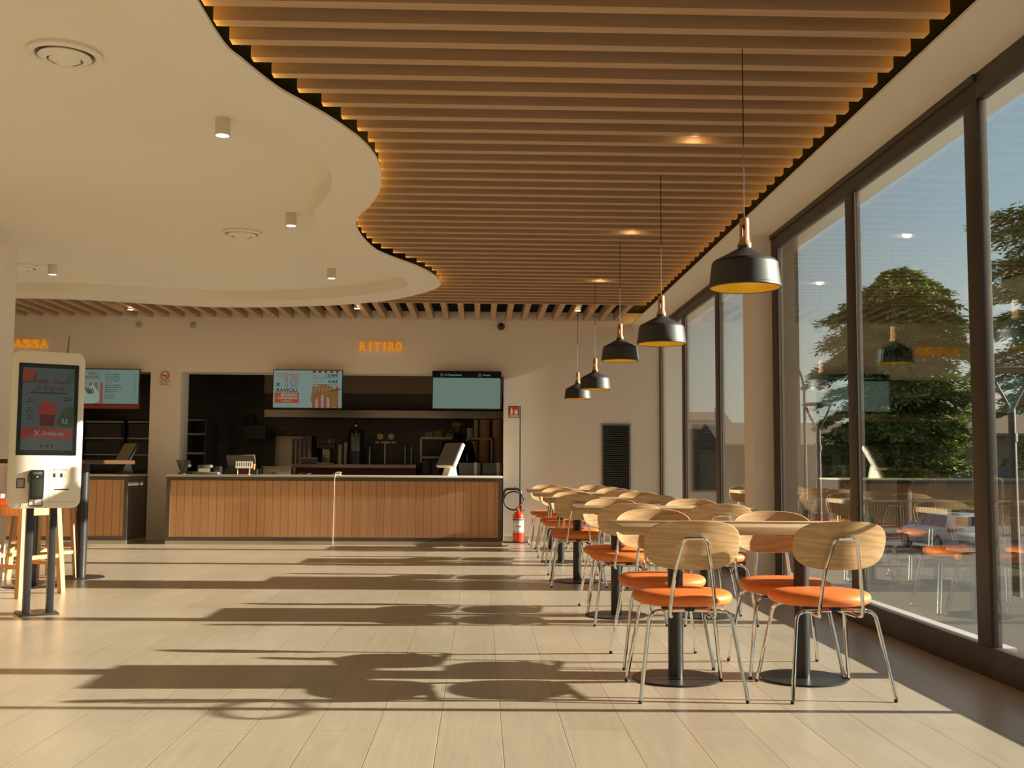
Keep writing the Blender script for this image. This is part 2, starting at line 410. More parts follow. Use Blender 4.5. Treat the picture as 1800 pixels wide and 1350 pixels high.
# ================================================================== THE SETTING
XL, XR, YN, YB = -9.4, 2.517, -6.0, 14.95        # room: left wall, window plane, wall behind the camera, back wall
ZB, ZS, ZV, ZI = 3.04, 3.08, 3.20, 3.16          # beam / slat underside / black void / recessed ceiling
struct('floor', B().box(XL, 2.62, YN, 18.0, -0.12, 0.0), 'floor')
struct('ceiling', B().box(XL-0.1, 2.9, YN-0.1, YB+0.05, ZV, ZV+0.12), 'black')

# back wall with its two serving openings
b = B()
b.box(XL, -6.75, YB, YB+0.4, 0, ZV)
b.box(-4.56, -4.14, YB, YB+0.4, 0, ZV)
b.box(0.335, 2.9, YB, YB+0.4, 0, ZV)
b.box(-6.75, -4.56, YB, YB+0.4, 2.312, ZV)
b.box(-4.14, 0.335, YB, YB+0.4, 2.318, ZV)
struct('wall_back', b, 'wall')
struct('wall_left', B().box(XL-0.15, XL, YN, YB+0.4, 0, ZV), 'wall')
struct('wall_front', B().box(XL, 2.9, YN-0.15, YN, 0, ZV), 'wall')
struct('baseboard_back', B().box(0.345, 2.5, YB-0.014, YB, 0, 0.075), 'plinth')
# kitchen behind the openings
struct('wall_kitchen_back', B().box(-9.0, 2.6, 17.9, 18.0, 0, 3.0), 'ktile')
struct('wall_kitchen_right', B().box(0.5, 0.6, YB+0.4, 17.9, 0, 3.0), 'kdark')
struct('wall_kitchen_left', B().box(-9.1, -9.0, YB+0.4, 17.9, 0, 3.0), 'kdark')
struct('ceiling_kitchen', B().box(-9.1, 2.6, YB+0.4, 18.0, 3.0, 3.1), 'kdark')

# curved soffit and the recessed ceiling inside it
OUT = [(-1.2, -6.0), (-1.2, -3), (-1.2, -0.5), (-1.2, 2.0), (-1.22, 3.6), (-1.239, 4.539), (-1.235, 5.038), (-1.193, 5.234), (-1.145, 5.434), (-1.084, 5.641), (-0.991, 5.848),
 (-0.891, 6.071), (-0.815, 6.284), (-0.738, 6.544), (-0.693, 6.843), (-0.685, 7.121), (-0.715, 7.535), (-0.757, 7.798), (-0.83, 8.08),
 (-0.903, 8.316), (-0.985, 8.521), (-1.025, 8.711), (-1.047, 8.955), (-1.044, 9.323), (-0.989, 9.837), (-0.903, 10.112), (-0.772, 10.401),
 (-0.623, 10.74), (-0.494, 11.184), (-0.445, 11.55), (-0.46, 11.846), (-0.599, 12.217), (-0.939, 12.725), (-1.287, 13.058), (-1.811, 13.348),
 (-2.332, 13.502), (-2.852, 13.6), (-3.364, 13.62), (-3.731, 13.55), (-4.168, 13.38), (-4.603, 13.216), (-5.038, 13.087), (-5.625, 13.05), (-6.6, 13.1), (-8, 13.3), (XL, 13.4)]
INN = [(-1.55, -5.6), (-1.55, -3), (-1.55, 0), (-1.56, 3), (-1.587, 4.554), (-1.6, 4.824), (-1.583, 5.07), (-1.528, 5.364), (-1.431, 5.674), (-1.294, 6.04), (-1.162, 6.401), (-1.083, 6.664),
 (-1.039, 6.873), (-1.031, 7.208), (-1.059, 7.517), (-1.094, 7.702), (-1.161, 7.936), (-1.247, 8.186), (-1.313, 8.383), (-1.363, 8.681),
 (-1.386, 8.974), (-1.371, 9.467), (-1.262, 10.019), (-1.099, 10.517), (-0.872, 11.207), (-0.80, 11.70), (-0.849, 11.947), (-1.224, 12.399),
 (-1.731, 12.747), (-2.241, 12.964), (-2.746, 13.06), (-3.237, 13.06), (-3.716, 12.93), (-4.152, 12.807), (-4.717, 12.66), (-5.452, 12.65), (-7, 12.75), (-9.1, 12.9)]
OUTS = spline(OUT, 4); INNS = spline(INN, 4)
def soffit():
    b = B(); bm = b.bm
    outer = OUTS + [(XL, YN)]; inner = INNS + [(-9.1, -5.6)]
    pts = outer + inner
    tris = tessellate_polygon([[Vector((x, y, 0)) for x, y in outer], [Vector((x, y, 0)) for x, y in inner]])
    zb, zt = 3.03, 3.045
    lo = [bm.verts.new((x, y, zb)) for x, y in pts]; hi = [bm.verts.new((x, y, zt)) for x, y in pts]
    for t in tris:
        bm.faces.new([lo[i] for i in t]); bm.faces.new([hi[i] for i in reversed(t)])
    n = len(outer); k = len(inner)
    for i in range(n): bm.faces.new((lo[i], lo[(i+1) % n], hi[(i+1) % n], hi[i]))
    for i in range(k): bm.faces.new((lo[n+i], lo[n+(i+1) % k], hi[n+(i+1) % k], hi[n+i]))
    return b
struct('trim_1', soffit(), 'ceil')
def recess():
    b = B(); bm = b.bm
    inner = INNS + [(-9.1, -5.6)]; k = len(inner)
    lo = [bm.verts.new((x, y, 3.045)) for x, y in inner]; hi = [bm.verts.new((x, y, ZI)) for x, y in inner]
    for i in range(k): bm.faces.new((lo[i], lo[(i+1) % k], hi[(i+1) % k], hi[i]))
    for t in tessellate_polygon([[Vector((x, y, 0)) for x, y in inner]]): bm.faces.new([hi[i] for i in t])
    return b
struct('ceiling_recess', recess(), 'ceil')
# flat beam over the windows
struct('trim_2', B().box(2.14, 2.9, YN, YB, ZB, ZB+0.015).box(2.56, 2.9, YN, YB, ZB+0.015, ZV), 'ceil')
struct('trim_4', B().box(2.30, 2.56, YN, YB, ZB+0.016, ZV-0.002), 'black')
# pillar between the two glazed bays
struct('wall_right', B().box(2.352, 2.60, 9.125, 9.47, 0, ZB), 'wall')
struct('trim_3', B().box(2.60, 2.745, 9.10, 9.50, -0.15, 3.3), 'frame')
# left column with its narrower neck
b = B(); b.box(-4.80, -4.27, 9.4, 9.9, 0, 2.99, 0.004); b.box(-4.74, -4.335, 9.46, 9.84, 2.99, ZI)
struct('wall_column', b, 'wall')

# ---- glazed bays: frame, mullions and one pane between each pair of them
def bay(name, y0, y1, mull, jamb0=0.13, jamb1=0.15):
    b = B()
    b.box(XR, XR+0.06, y0, y1, 0.0, 0.15, 0.003); b.box(XR, XR+0.06, y0, y1, 2.91, 3.05, 0.003)
    b.box(XR-0.012, XR, y0, y1, 3.0, 3.05)
    root = struct(name, b, 'frame')
    edges = [(y0, y0+jamb0)] + mull + [(y1-jamb1, y1)]
    for a, c in edges:
        m = B(); m.box(XR+0.001, XR+0.058, a, c, 0.15, 2.91, 0.003)
        obj('mullion', m, 'frame', root)
    for (a, c), (d, f) in zip(edges, edges[1:]):
        obj('pane', B().box(XR+0.020, XR+0.032, c-0.004, d+0.004, 0.146, 2.914), 'glass', root)
        g = B()
        g.box(XR+0.0145, XR+0.0195, c, c+0.006, 0.15, 2.91).box(XR+0.0145, XR+0.0195, d-0.006, d, 0.15, 2.91)
        obj('glazing_bead', g, 'grillemetal', root)
    obj('sill', B().box(XR+0.06, XR+0.13, y0, y1, 0.09, 0.148), 'sill', root)
    return root
bay('window_1', 5.27, 9.125, [(7.10, 7.245)], 0.145, 0.155)
bay('window_2', 9.47, 14.95, [(11.20, 11.37), (13.12, 13.27)], 0.12, 0.042)
bay('window_3', YN, 3.40, [(-4.4, -4.26), (-2.6, -2.46), (-0.8, -0.66), (1.2, 1.34)])
# glazed double door beside the near bay, just out of the picture (its stiles and pull cast shadows on the floor)
d = B()
for y in (3.40,): d.box(XR+0.001, XR+0.058, y, y+0.055, 0, 2.91, 0.003)
d.box(XR, XR+0.06, 3.40, 5.27, 2.91, 3.05, 0.003); d.box(XR, XR+0.058, 3.40, 5.27, 0.0, 0.15, 0.003)
door = struct('door_1', d, 'frame')
obj('door_stile', B().box(XR+0.004, XR+0.055, 4.525, 4.575, 0.15, 2.91), 'frame', door)
obj('pane', B().box(XR+0.020, XR+0.032, 3.45, 4.53, 0.146, 2.914), 'glass', door)
obj('pane', B().box(XR+0.020, XR+0.032, 4.57, 5.275, 0.146, 2.914), 'glass', door)
pull = [(2.44, 4.54+0.17*math.cos(2*PI*k/28), 1.0+0.055*math.sin(2*PI*k/28)) for k in range(28)]
obj('door_pull', B().tube(pull, 0.012, 8, closed=True).tube([(2.44, 4.54, 1.055), (2.53, 4.54, 1.055)], 0.009, 8), 'blackmetal', door)

# ================================================================== CEILING FITTINGS
import bisect
def xleft(y):
    """where the soffit edge lies at depth y (right-hand side of the outline)"""
    best = None
    for (x0, y0), (x1, y1) in zip(OUTS, OUTS[1:]):
        if (y0-y)*(y1-y) <= 0 and y0 != y1:
            x = x0+(x1-x0)*(y-y0)/(y1-y0)
            if best is None or x > best: best = x
    return best
SLATS = []
k = 0
PITCH = 0.2222; Y0 = 4.641
n0 = int((Y0-YN)/PITCH)
for i in range(-n0, 40):
    y = Y0 + i*PITCH
    if y+0.07 > 13.36 or y < 1.0: continue
    xa = max(xleft(y) or -1.2, xleft(y+0.07) or -1.2)
    if y > 12.0: xa = min(xleft(y) or -1.2, xleft(y+0.07) or -1.2)
    x0 = xa - 0.01 if y < 12.0 else xa-0.35
    o = obj('ceiling_slat', B().box(x0, 2.112, y, y+0.07, ZS, ZV-0.004), 'slat')
    tag(o, 'long timber ceiling slat running across the room above the tables', 'ceiling slat', 'long ceiling slats')
o = obj('ceiling_slat', B().box(-6.2, 2.09, 13.33, 13.375, ZS-0.008, ZV-0.004), 'slat')
tag(o, 'last long timber slat, closing the field of short slats by the back wall', 'ceiling slat', 'long ceiling slats')
x = 1.041+0.2165*4
while x > -8.6:
    hidden = xleft(13.4)
    o = obj('ceiling_slat', B().box(x-0.036, x+0.036, 13.38, YB-0.002, ZS, ZV-0.004), 'slat2')
    tag(o, 'short timber ceiling slat meeting the back wall above the counters', 'ceiling slat', 'short ceiling slats')
    x -= 0.2165
# warm LED strips hidden behind the soffit edge and the beam
def led_path(pts, z):
    b = B()
    for (x0, y0), (x1, y1) in zip(pts, pts[1:]):
        dx, dy = x1-x0, y1-y0; l = math.hypot(dx, dy)
        nx, ny = -dy/l, dx/l
        b.quad((x0, y0, z), (x1, y1, z), (x1+nx*0.012, y1+ny*0.012, z), (x0+nx*0.012, y0+ny*0.012, z))
    return b
cut = [p for p in OUTS if p[1] > 2.0 and p[0] > -6]
tag(obj('led_strip', led_path([(x-0.035, y) for x, y in cut], 3.052), 'led'), 'warm LED strip hidden behind the wavy white soffit edge', 'light strip')
b = B().box(2.185, 2.192, 1.0, 14.9, 3.056, 3.072)
tag(obj('led_strip', b, 'led2'), 'warm LED strip hidden behind the straight beam along the windows', 'light strip')

def surface_light(x, y, label):
    t = thing('ceiling_downlight', label, 'ceiling light', (x, y, ZI), group='white cylinder downlights')
    obj('can', B().lathe([(0, 0), (0.046, 0), (0.046, -0.105), (0.040, -0.108), (0.040, -0.098), (0, -0.098)], seg=28), 'whitemet', t)
    obj('lens', B().cyl(0, 0, -0.1035, -0.0985, 0.0385), 'downlight', t)
    l = bpy.data.lights.new('downlight_lamp', 'SPOT'); l.energy = 4; l.spot_size = R(95); l.spot_blend = 0.6; l.shadow_soft_size = 0.035; l.color = (1, 0.82, 0.55)
    lo = bpy.data.objects.new('downlight_lamp', l); COL.objects.link(lo); lo.parent = t; lo.location = (0, 0, -0.12)
surface_light(-1.601, 6.533, 'white cylinder downlight on the curved ceiling, nearest the camera')
surface_light(-1.613, 9.015, 'white cylinder downlight on the curved ceiling, beside the inward bend of the soffit')
surface_light(-1.619, 11.556, 'white cylinder downlight at the far end of the curved ceiling')
surface_light(-4.587, 11.506, 'white cylinder downlight near the left column')
def slat_light(x, y, label, z=3.115, can=False):
    t = thing('recessed_spotlight', label, 'ceiling light', (x, y, z), group='spotlights between the slats')
    obj('ring', B().lathe([(0.045, 0), (0.045, 0.05), (0, 0.05), (0, 0.02), (0.036, 0.012), (0.036, 0)] if not can else [(0, 0.06), (0.042, 0.06), (0.042, -0.05), (0.037, -0.05), (0.037, -0.04), (0, -0.04)], seg=24), 'whitemet', t)
    obj('lens', B().cyl(0, 0, 0.004 if not can else -0.047, 0.010 if not can else -0.042, 0.035), 'downlight', t)
    l = bpy.data.lights.new('spot_lamp', 'POINT'); l.energy = 0.35; l.shadow_soft_size = 0.03; l.color = (1, 0.68, 0.3)
    lo = bpy.data.objects.new('spot_lamp', l); COL.objects.link(lo); lo.parent = t; lo.location = (0, 0, -0.025 if not can else -0.08)
for xx, yy, lb in ((1.345, 6.60, 'nearest spotlight glowing between the slats, right of the first pendant cord'),
                   (1.325, 9.26, 'middle spotlight glowing between the slats near the third pendant'),
                   (1.324, 11.70, 'farthest spotlight glowing between the long slats')):
    j = round((yy-(Y0+0.07+0.075))/PITCH); slat_light(xx, Y0+0.07+0.076+j*PITCH, lb)
slat_light(1.321-0.045, 13.9, 'small white spotlight between the short slats by the right end of the back wall', 3.12, True)
slat_light(-1.606, 13.9, 'small white spotlight between the short slats above the middle of the long counter', 3.12, True)
slat_light(-4.646+0.02, 14.2, 'small lit spotlight between the short slats above the left end of the long counter', 3.12, True)
def diffuser(x, y, label):
    t = thing('air_diffuser', label, 'air vent', (x, y, ZI), group='round ceiling diffusers')
    obj('outer_ring', B().lathe([(0.178, 0.0), (0.186, -0.020), (0.166, -0.032), (0.150, -0.022), (0.145, 0.0)], seg=40), 'ceil', t)
    obj('middle_cone', B().lathe([(0.128, -0.022), (0.132, -0.030), (0.094, -0.050), (0.088, -0.042)], seg=40), 'ceil', t)
    obj('inner_cone', B().lathe([(0.074, -0.034), (0.078, -0.042), (0.040, -0.062), (0.0, -0.062), (0.0, -0.04)], seg=40), 'ceil', t)
    obj('throat', B().cyl(0, 0, -0.006, -0.001, 0.143, seg=40), 'grey', t)
diffuser(-2.169, 5.492, 'round ceiling air diffuser nearest the camera, top left')
diffuser(-2.196, 9.77, 'round ceiling air diffuser in the middle of the curved ceiling')
diffuser(-4.967, 11.593, 'round ceiling air diffuser half hidden behind the left column')

# ================================================================== PENDANTS
def arc_wall(b, r0, r1, a0, a1, z0, z1, n=10):
    poly = [(r1*math.cos(a0+(a1-a0)*i/n), r1*math.sin(a0+(a1-a0)*i/n)) for i in range(n+1)] + [(r0*math.cos(a1-(a1-a0)*i/n), r0*math.sin(a1-(a1-a0)*i/n)) for i in range(n+1)]
    b.prism(poly, z0, z1)
def pendant(loc, label):
    t = thing('pendant_lamp', label, 'pendant lamp', loc, 0, 'black pendant lamps over the tables')
    sh = B(); sh.lathe([(0.168, -0.004), (0.173, 0.0), (0.172, 0.010), (0.170, 0.013), (0.158, 0.116), (0.149, 0.129), (0.040, 0.187), (0.033, 0.192), (0.033, 0.205), (0, 0.205), (0, 0.198), (0.028, 0.186), (0.146, 0.124), (0.154, 0.114), (0.1655, 0.010), (0.1655, -0.003), (0.168, -0.004)], seg=48)
    obj('shade', sh, 'shadeblack', t, sharp=25)
    obj('shade_lining', B().lathe([(0.1645, -0.001), (0.1645, 0.010), (0.153, 0.113), (0.145, 0.1225), (0.03, 0.182), (0, 0.184)], seg=48), 'gold', t)
    nb = B(); nb.lathe([(0, 0.205), (0.033, 0.205), (0.033, 0.214), (0.027, 0.224), (0.0235, 0.236), (0.0235, 0.246), (0, 0.246)], seg=28)
    slot = R(54)
    for c in (slot+PI/2, slot-PI/2): arc_wall(nb, 0.013, 0.0235, c-R(62), c+R(62), 0.246, 0.305)
    nb.cyl(0, 0, 0.305, 0.338, 0.0235, 0.022, 28)
    obj('neck', nb, 'neck', t)
    obj('cord_grip', B().cyl(0, 0, 0.285, 0.305, 0.007, seg=12), 'dark', t)
    ztop = ZV-loc[2]
    zc = 0.338+(ztop-0.338)*0.38
    obj('steel_rod', B().tube([(0, 0, 0.338), (0, 0, zc)], 0.0026, 8), 'chrome', t)
    obj('cord', B().tube([(0, 0, zc), (0, 0, ztop)], 0.0028, 8), 'blackmetal', t)
    obj('bulb', B().ball(0, 0, 0.105, 0.032, 16).cyl(0, 0, 0.13, 0.172, 0.014, seg=12), 'bulb', t)
pendant((1.278, 5.10, 1.894), 'black pendant lamp with gold lining, nearest the camera')
pendant((1.272, 7.45, 1.893), 'black pendant lamp with gold lining, second from the camera')
pendant((1.276, 9.70, 1.997), 'black pendant lamp with gold lining, third from the camera, hung a little higher')
pendant((1.274, 11.80, 1.890), 'black pendant lamp with gold lining, fourth from the camera')
pendant((1.255, 13.70, 1.904), 'black pendant lamp with gold lining, farthest, near the back wall')

# ================================================================== TABLES AND CHAIRS
def make_table(loc, label):
    t = thing('dining_table', label, 'table', loc, 0, 'oak two-pedestal tables')
    obj('tabletop', B().box(-0.607, 0.607, -0.295, 0.295, 0.712, 0.75, 0.0025), 'top', t)
    for s in (-0.311, 0.311):
        c = B(); c.cyl(s, 0, 0.008, 0.70, 0.037, seg=28); c.box(s-0.16, s+0.16, -0.16, 0.16, 0.702, 0.7115)
        obj('pedestal', c, 'blackmetal', t)
        obj('base', B().lathe([(0, 0), (0.212, 0), (0.214, 0.003), (0.208, 0.009), (0.04, 0.013), (0, 0.013)], (s, 0, 0), 48), 'blackmetal', t)
    return t
TAB = [((1.275, 5.285), 'the table nearest the camera'), ((1.27, 7.52), 'the second table from the camera'), ((1.20, 9.75), 'the third table from the camera'),
       ((1.205, 11.75), 'the fourth table from the camera'), ((1.215, 13.62), 'the last table by the back wall')]
tl = ['nearest the camera', 'second from the camera', 'third from the camera', 'fourth from the camera', 'farthest, by the back wall']
tb0 = make_table((TAB[0][0][0], TAB[0][0][1], 0), 'oak-topped table on two black pedestals, nearest the camera')
for i in range(1, 5):
    dup(tb0, (TAB[i][0][0], TAB[i][0][1], 0), 0, 'oak-topped table on two black pedestals, ' + tl[i])

def superell(a, b_, n, k, m=64):
    th = 2*PI*k/m; c, s = math.cos(th), math.sin(th)
    return a*math.copysign(abs(c)**(2/n), c), b_*math.copysign(abs(s)**(2/n), s)
def make_chair():
    t = thing('dining_chair', 'x', 'chair', (0, 0, 0), 0, 'orange and oak dining chairs')
    # upholstered seat
    b = B(); bm = b.bm; m = 56
    prof = [(0.0, 0.466), (0.45, 0.4655), (0.75, 0.463), (0.90, 0.458), (0.97, 0.450), (1.0, 0.438), (0.995, 0.424), (0.965, 0.412), (0.90, 0.404), (0.6, 0.400), (0, 0.400)]
    rings = []
    for f, z in prof:
        if f == 0: rings.append([bm.verts.new((0, 0.02, z))]); continue
        ring = []
        for k in range(m):
            x, y = superell(0.228, 0.212, 2.35, k, m)
            x *= 1.0 + 0.06*(y/0.212)
            ring.append(bm.verts.new((x*f, 0.02+y*f, z - 0.006*max(0, y/0.212)*f)))
        rings.append(ring)
    for a, c in zip(rings, rings[1:]):
        for k in range(m):
            k2 = (k+1) % m
            if len(a) == 1: bm.faces.new((a[0], c[k], c[k2]))
            elif len(c) == 1: bm.faces.new((a[k], c[0], a[k2]))
            else: bm.faces.new((a[k], c[k], c[k2], a[k2]))
    obj('seat', b, 'orange', t, sharp=60)
    # curved plywood backrest
    b = B(); bm = b.bm; m = 64
    def back(x, z, d):
        y = -0.262 - 0.30*(z-0.683) + 0.95*x*x
        return (x, y+d, z)
    fr = [0.0, 0.35, 0.7, 0.9, 0.98, 1.0]
    def sheet(d, sc=1.0):
        rr = []
        for f in fr:
            if f == 0: rr.append([bm.verts.new(back(0, 0.683, d))]); continue
            g = f*sc if f == 1.0 else f
            ring = []
            for k in range(m):
                x, z = superell(0.212, 0.109, 2.9, k, m)
                x *= 1.0 + 0.03*(z/0.109)
                ring.append(bm.verts.new(back(x*g, 0.683+z*g, d)))
            rr.append(ring)
        for a, c in zip(rr, rr[1:]):
            for k in range(m):
                k2 = (k+1) % m
                if len(a) == 1: bm.faces.new((a[0], c[k], c[k2]))
                else: bm.faces.new((a[k], c[k], c[k2], a[k2]))
        return rr[-1]
    A = sheet(0.0, 0.99); C_ = sheet(0.013, 0.99)
    mid = [bm.verts.new(back(superell(0.213, 0.110, 2.9, k, m)[0]*(1+0.03*superell(0.213, 0.110, 2.9, k, m)[1]/0.109), 0.683+superell(0.213, 0.110, 2.9, k, m)[1], 0.0065)) for k in range(m)]
    for k in range(m):
        k2 = (k+1) % m
        bm.faces.new((A[k], A[k2], mid[k2], mid[k])); bm.faces.new((mid[k], mid[k2], C_[k2], C_[k]))
    obj('backrest', b, 'oak', t, sharp=50)
    # inverted-U tube that carries the backrest
    half = [(0.075, 0.02, 0.372), (0.088, -0.19, 0.366), (0.100, -0.222, 0.372), (0.098, -0.228, 0.42), (0.080, -0.247, 0.575), (0.052, -0.286, 0.70)]
    pts = half + [(0.038, -0.291, 0.716), (-0.038, -0.291, 0.716)] + [(-x, y, z) for x, y, z in reversed(half)]
    obj('back_support', B().tube(fillet(pts, 0.03, 5), 0.0085, 10), 'chrome', t)
    for x in (0.062, -0.062): obj('backrest_screw', B().ball(x, -0.271, 0.655, 0.007, 8), 'chrome', t)
    # four legs, each bending in under the seat, each with a small foot
    for sx in (1, -1):
        for fx, fy, kx, ky in ((0.235, -0.245, 0.180, -0.165), (0.228, 0.250, 0.172, 0.160)):
            p = [(sx*fx, fy, 0.010), (sx*kx, ky, 0.386), (sx*0.015, ky*0.9, 0.390)]
            lg = obj('leg', B().tube(fillet(p, 0.045, 6), 0.0088, 10), 'chrome', t)
            obj('foot', B().cyl(sx*fx, fy, 0.0, 0.014, 0.0094, seg=12), 'rubber', lg)
    obj('seat_bracket', B().box(-0.02, 0.02, -0.17, 0.17, 0.386, 0.401).box(-0.10, 0.10, -0.02, 0.02, 0.376, 0.400), 'dark', t)
    return t
proto = make_chair()
CH = [  # table, side, place, x, y, turn (degrees)
 (0, 'near', 'left', 0.944, 4.98, 0), (0, 'near', 'right', 1.590, 4.985, 4), (0, 'far', 'left', 0.970, 5.755, 180), (0, 'far', 'right', 1.562, 5.515, 178),
 (1, 'near', 'left', 0.985, 7.25, 1), (1, 'near', 'right', 1.585, 7.24, -2), (1, 'far', 'left', 0.985, 7.80, 180), (1, 'far', 'right', 1.60, 7.80, 182),
 (2, 'near', 'left', 0.868, 9.49, -2), (2, 'near', 'right', 1.50, 9.47, 1), (2, 'far', 'left', 0.90, 10.07, 180), (2, 'far', 'right', 1.52, 10.05, 177),
 (3, 'near', 'left', 0.92, 11.46, 2), (3, 'near', 'right', 1.50, 11.44, 0), (3, 'far', 'left', 0.915, 12.06, 181), (3, 'far', 'right', 1.53, 12.05, 180),
 (4, 'near', 'left', 0.94, 13.33, 0), (4, 'near', 'right', 1.53, 13.34, 2), (4, 'far', 'left', 0.90, 14.10, 180), (4, 'far', 'right', 1.52, 14.08, 179)]
for i, (ti, side, place, x, y, a) in enumerate(CH):
    lb = f'orange-seated chair, {side} {place}, at {TAB[ti][1]}'
    if i == 0:
        proto.location = (x, y, 0); proto.rotation_euler = (0, 0, R(a)); proto['label'] = lb
    else:
        dup(proto, (x, y, 0), R(a), lb)

# ================================================================== COUNTERS AND WALL FITTINGS
def counter(name, x0, x1, y0, y1, label, right_end=True):
    t = thing(name, label, 'counter', (0, 0, 0))
    obj('plinth', B().box(x0, x1, y0, y1, 0, 0.048), 'plinth', t)
    b = B(); b.box(x0, x1, y0, y0+0.03, 0.048, 0.097); b.box(x0, x1, y0, y0+0.03, 0.83, 0.878)
    b.box(x0, x0+0.05, y0, y0+0.03, 0.097, 0.83); b.box(x1-0.05, x1, y0, y0+0.03, 0.097, 0.83)
    b.box(x0, x1, y0+0.03, y1, 0.048, 0.878)
    obj('carcass', b, 'counterframe', t)
    obj('front_boards', B().box(x0+0.05, x1-0.05, y0+0.012, y0+0.03, 0.097, 0.83), 'plank', t)
    obj('worktop', B().box(x0-0.005, x1+0.005, y0-0.012, y1, 0.878, 0.903, 0.004), 'stone', t)
    return t
counter('serving_counter', -4.073, 0.307, 14.164, 15.30, 'long serving counter with vertical wooden boards and pale top under the orange wall lettering')
counter('serving_counter', -6.73, -4.57, 14.17, 15.2, 'left serving counter with wooden boards, partly behind the white kiosk')
tag(obj('power_cable', B().tube(fillet([(-1.88, 14.30, 0.908), (-1.885, 14.148, 0.908), (-1.89, 14.146, 0.86), (-1.90, 14.150, 0.05), (-1.90, 14.148, 0.006)], 0.02, 4), 0.0032, 8), 'white'),
    'thin pale cable hanging down the front of the long counter', 'cable')
# wall lettering
def letters(body, x0, x1, z, h, label):
    t = thing('wall_lettering', label, 'sign', ((x0+x1)/2, YB-0.03, z))
    n = len(body); step = (x1-x0)/n
    for i, ch in enumerate(body):
        o = text('letter', ch, h*1.40, 'letter', t, (0, 0, 0), extrude=0.014, bold=0.0062, bevel=0.0)
        bb = [v.co.x for v in o.data.vertices]; wd = max(bb)-min(bb)
        tgt = step*0.93 if ch != 'I' else step*0.36
        o.scale.x = tgt/wd
        o.location.x = -((x1-x0)/2) + step*(i+0.5) - (max(bb)+min(bb))/2*o.scale.x
        hb = [v.co.y for v in o.data.vertices]; o.scale.y = h/(max(hb)-min(hb)); o.location.z = -min(hb)*o.scale.y
        o['label'] = 'orange raised letter ' + ch
letters('RITIRO', -1.685, -1.085, 2.630, 0.128, 'raised orange letters spelling RITIRO above the long counter')
letters('CASSA', -6.558, -5.968, 2.632, 0.118, 'raised orange letters spelling CASSA, first letter hidden by the column')
# grille
t = thing('wall_grille', 'tall silver louvred grille on the back wall beside the windows', 'vent', (1.905, YB, 1.17))
b = B()
for a in ((-0.206, -0.182, -0.47, 0.47), (0.182, 0.206, -0.47, 0.47), (-0.182, 0.182, 0.446, 0.47), (-0.182, 0.182, -0.47, -0.446)): b.box(a[0], a[1], -0.016, 0.0, a[2], a[3])
obj('frame', b, 'grillemetal', t)
obj('back_plate', B().box(-0.182, 0.182, -0.003, -0.0005, -0.446, 0.446), 'black', t)
mx = Matrix.Rotation(R(38), 4, 'X')
b = B()
for i in range(34):
    z = -0.434+i*0.0263
    b.box(-0.182, 0.182, -0.009, 0.009, -0.0012, 0.0012, mx=Matrix.Translation((0, -0.0105, z)) @ mx)
tag(obj('louvres', b, 'grillemetal', t), kind=None)
# round wall discs, camera
def disc(x, z, label):
    t = thing('wall_sensor', label, 'sensor', (x, YB, z), group='round wall sensors')
    obj('housing', B().lathe([(0, 0), (0.042, 0), (0.042, 0.012), (0.034, 0.02), (0, 0.02)], seg=28, mx=Matrix.Rotation(PI/2, 4, 'X')), 'sensor', t)
    obj('cover', B().lathe([(0, 0.02), (0.026, 0.02), (0.022, 0.026), (0, 0.027)], seg=28, mx=Matrix.Rotation(PI/2, 4, 'X')), 'sensor', t)
disc(-4.74, 2.968, 'round wall sensor high on the back wall, above the no smoking sign, left one')
disc(-3.994, 2.967, 'round wall sensor high on the back wall, right one of the pair')
t = thing('dome_camera', 'small black dome camera high on the back wall', 'camera', (0.291, YB, 2.99))
obj('mount', B().lathe([(0, 0), (0.05, 0), (0.05, 0.03), (0, 0.03)], seg=28, mx=Matrix.Rotation(PI/2, 4, 'X')), 'dark', t)
obj('dome', B().ball(0, -0.045, 0, 0.044, 20), 'blackmetal', t)
# no smoking sign
t = thing('no_smoking_sign', 'small no smoking notice on the wall between the two counters', 'sign', (-4.365, YB, 2.225))
obj('plate', B().box(-0.08, 0.08, -0.004, 0, -0.102, 0.102), 'labelwhite', t)
b = B(); ring = rrect(-0.055, 0.055, -0.02, 0.09, 0.0549, 8)
b.tube([(0.056*math.cos(2*PI*k/32), -0.006, 0.037+0.056*math.sin(2*PI*k/32)) for k in range(32)], 0.0065, 6, closed=True)
b.tube([(-0.04, -0.006, 0.077), (0.04, -0.006, -0.003)], 0.0055, 6)
obj('prohibition_ring', b, 'redpaint', t)
obj('cigarette', B().box(-0.038, 0.03, -0.006, -0.004, 0.028, 0.042).tube([(0.034, -0.005, 0.045), (0.042, -0.005, 0.055), (0.036, -0.005, 0.066)], 0.003, 6), 'ink', t)
text('caption', 'VIETATO FUMARE', 0.020, 'ink', t, (0, -0.005, -0.046), align='CENTER', bold=0.0006)
b = B()
for i in range(4): b.box(-0.06, 0.06-0.02*(i % 2), -0.005, -0.004, -0.064-i*0.011, -0.060-i*0.011)
obj('small_print', b, 'grey', t)

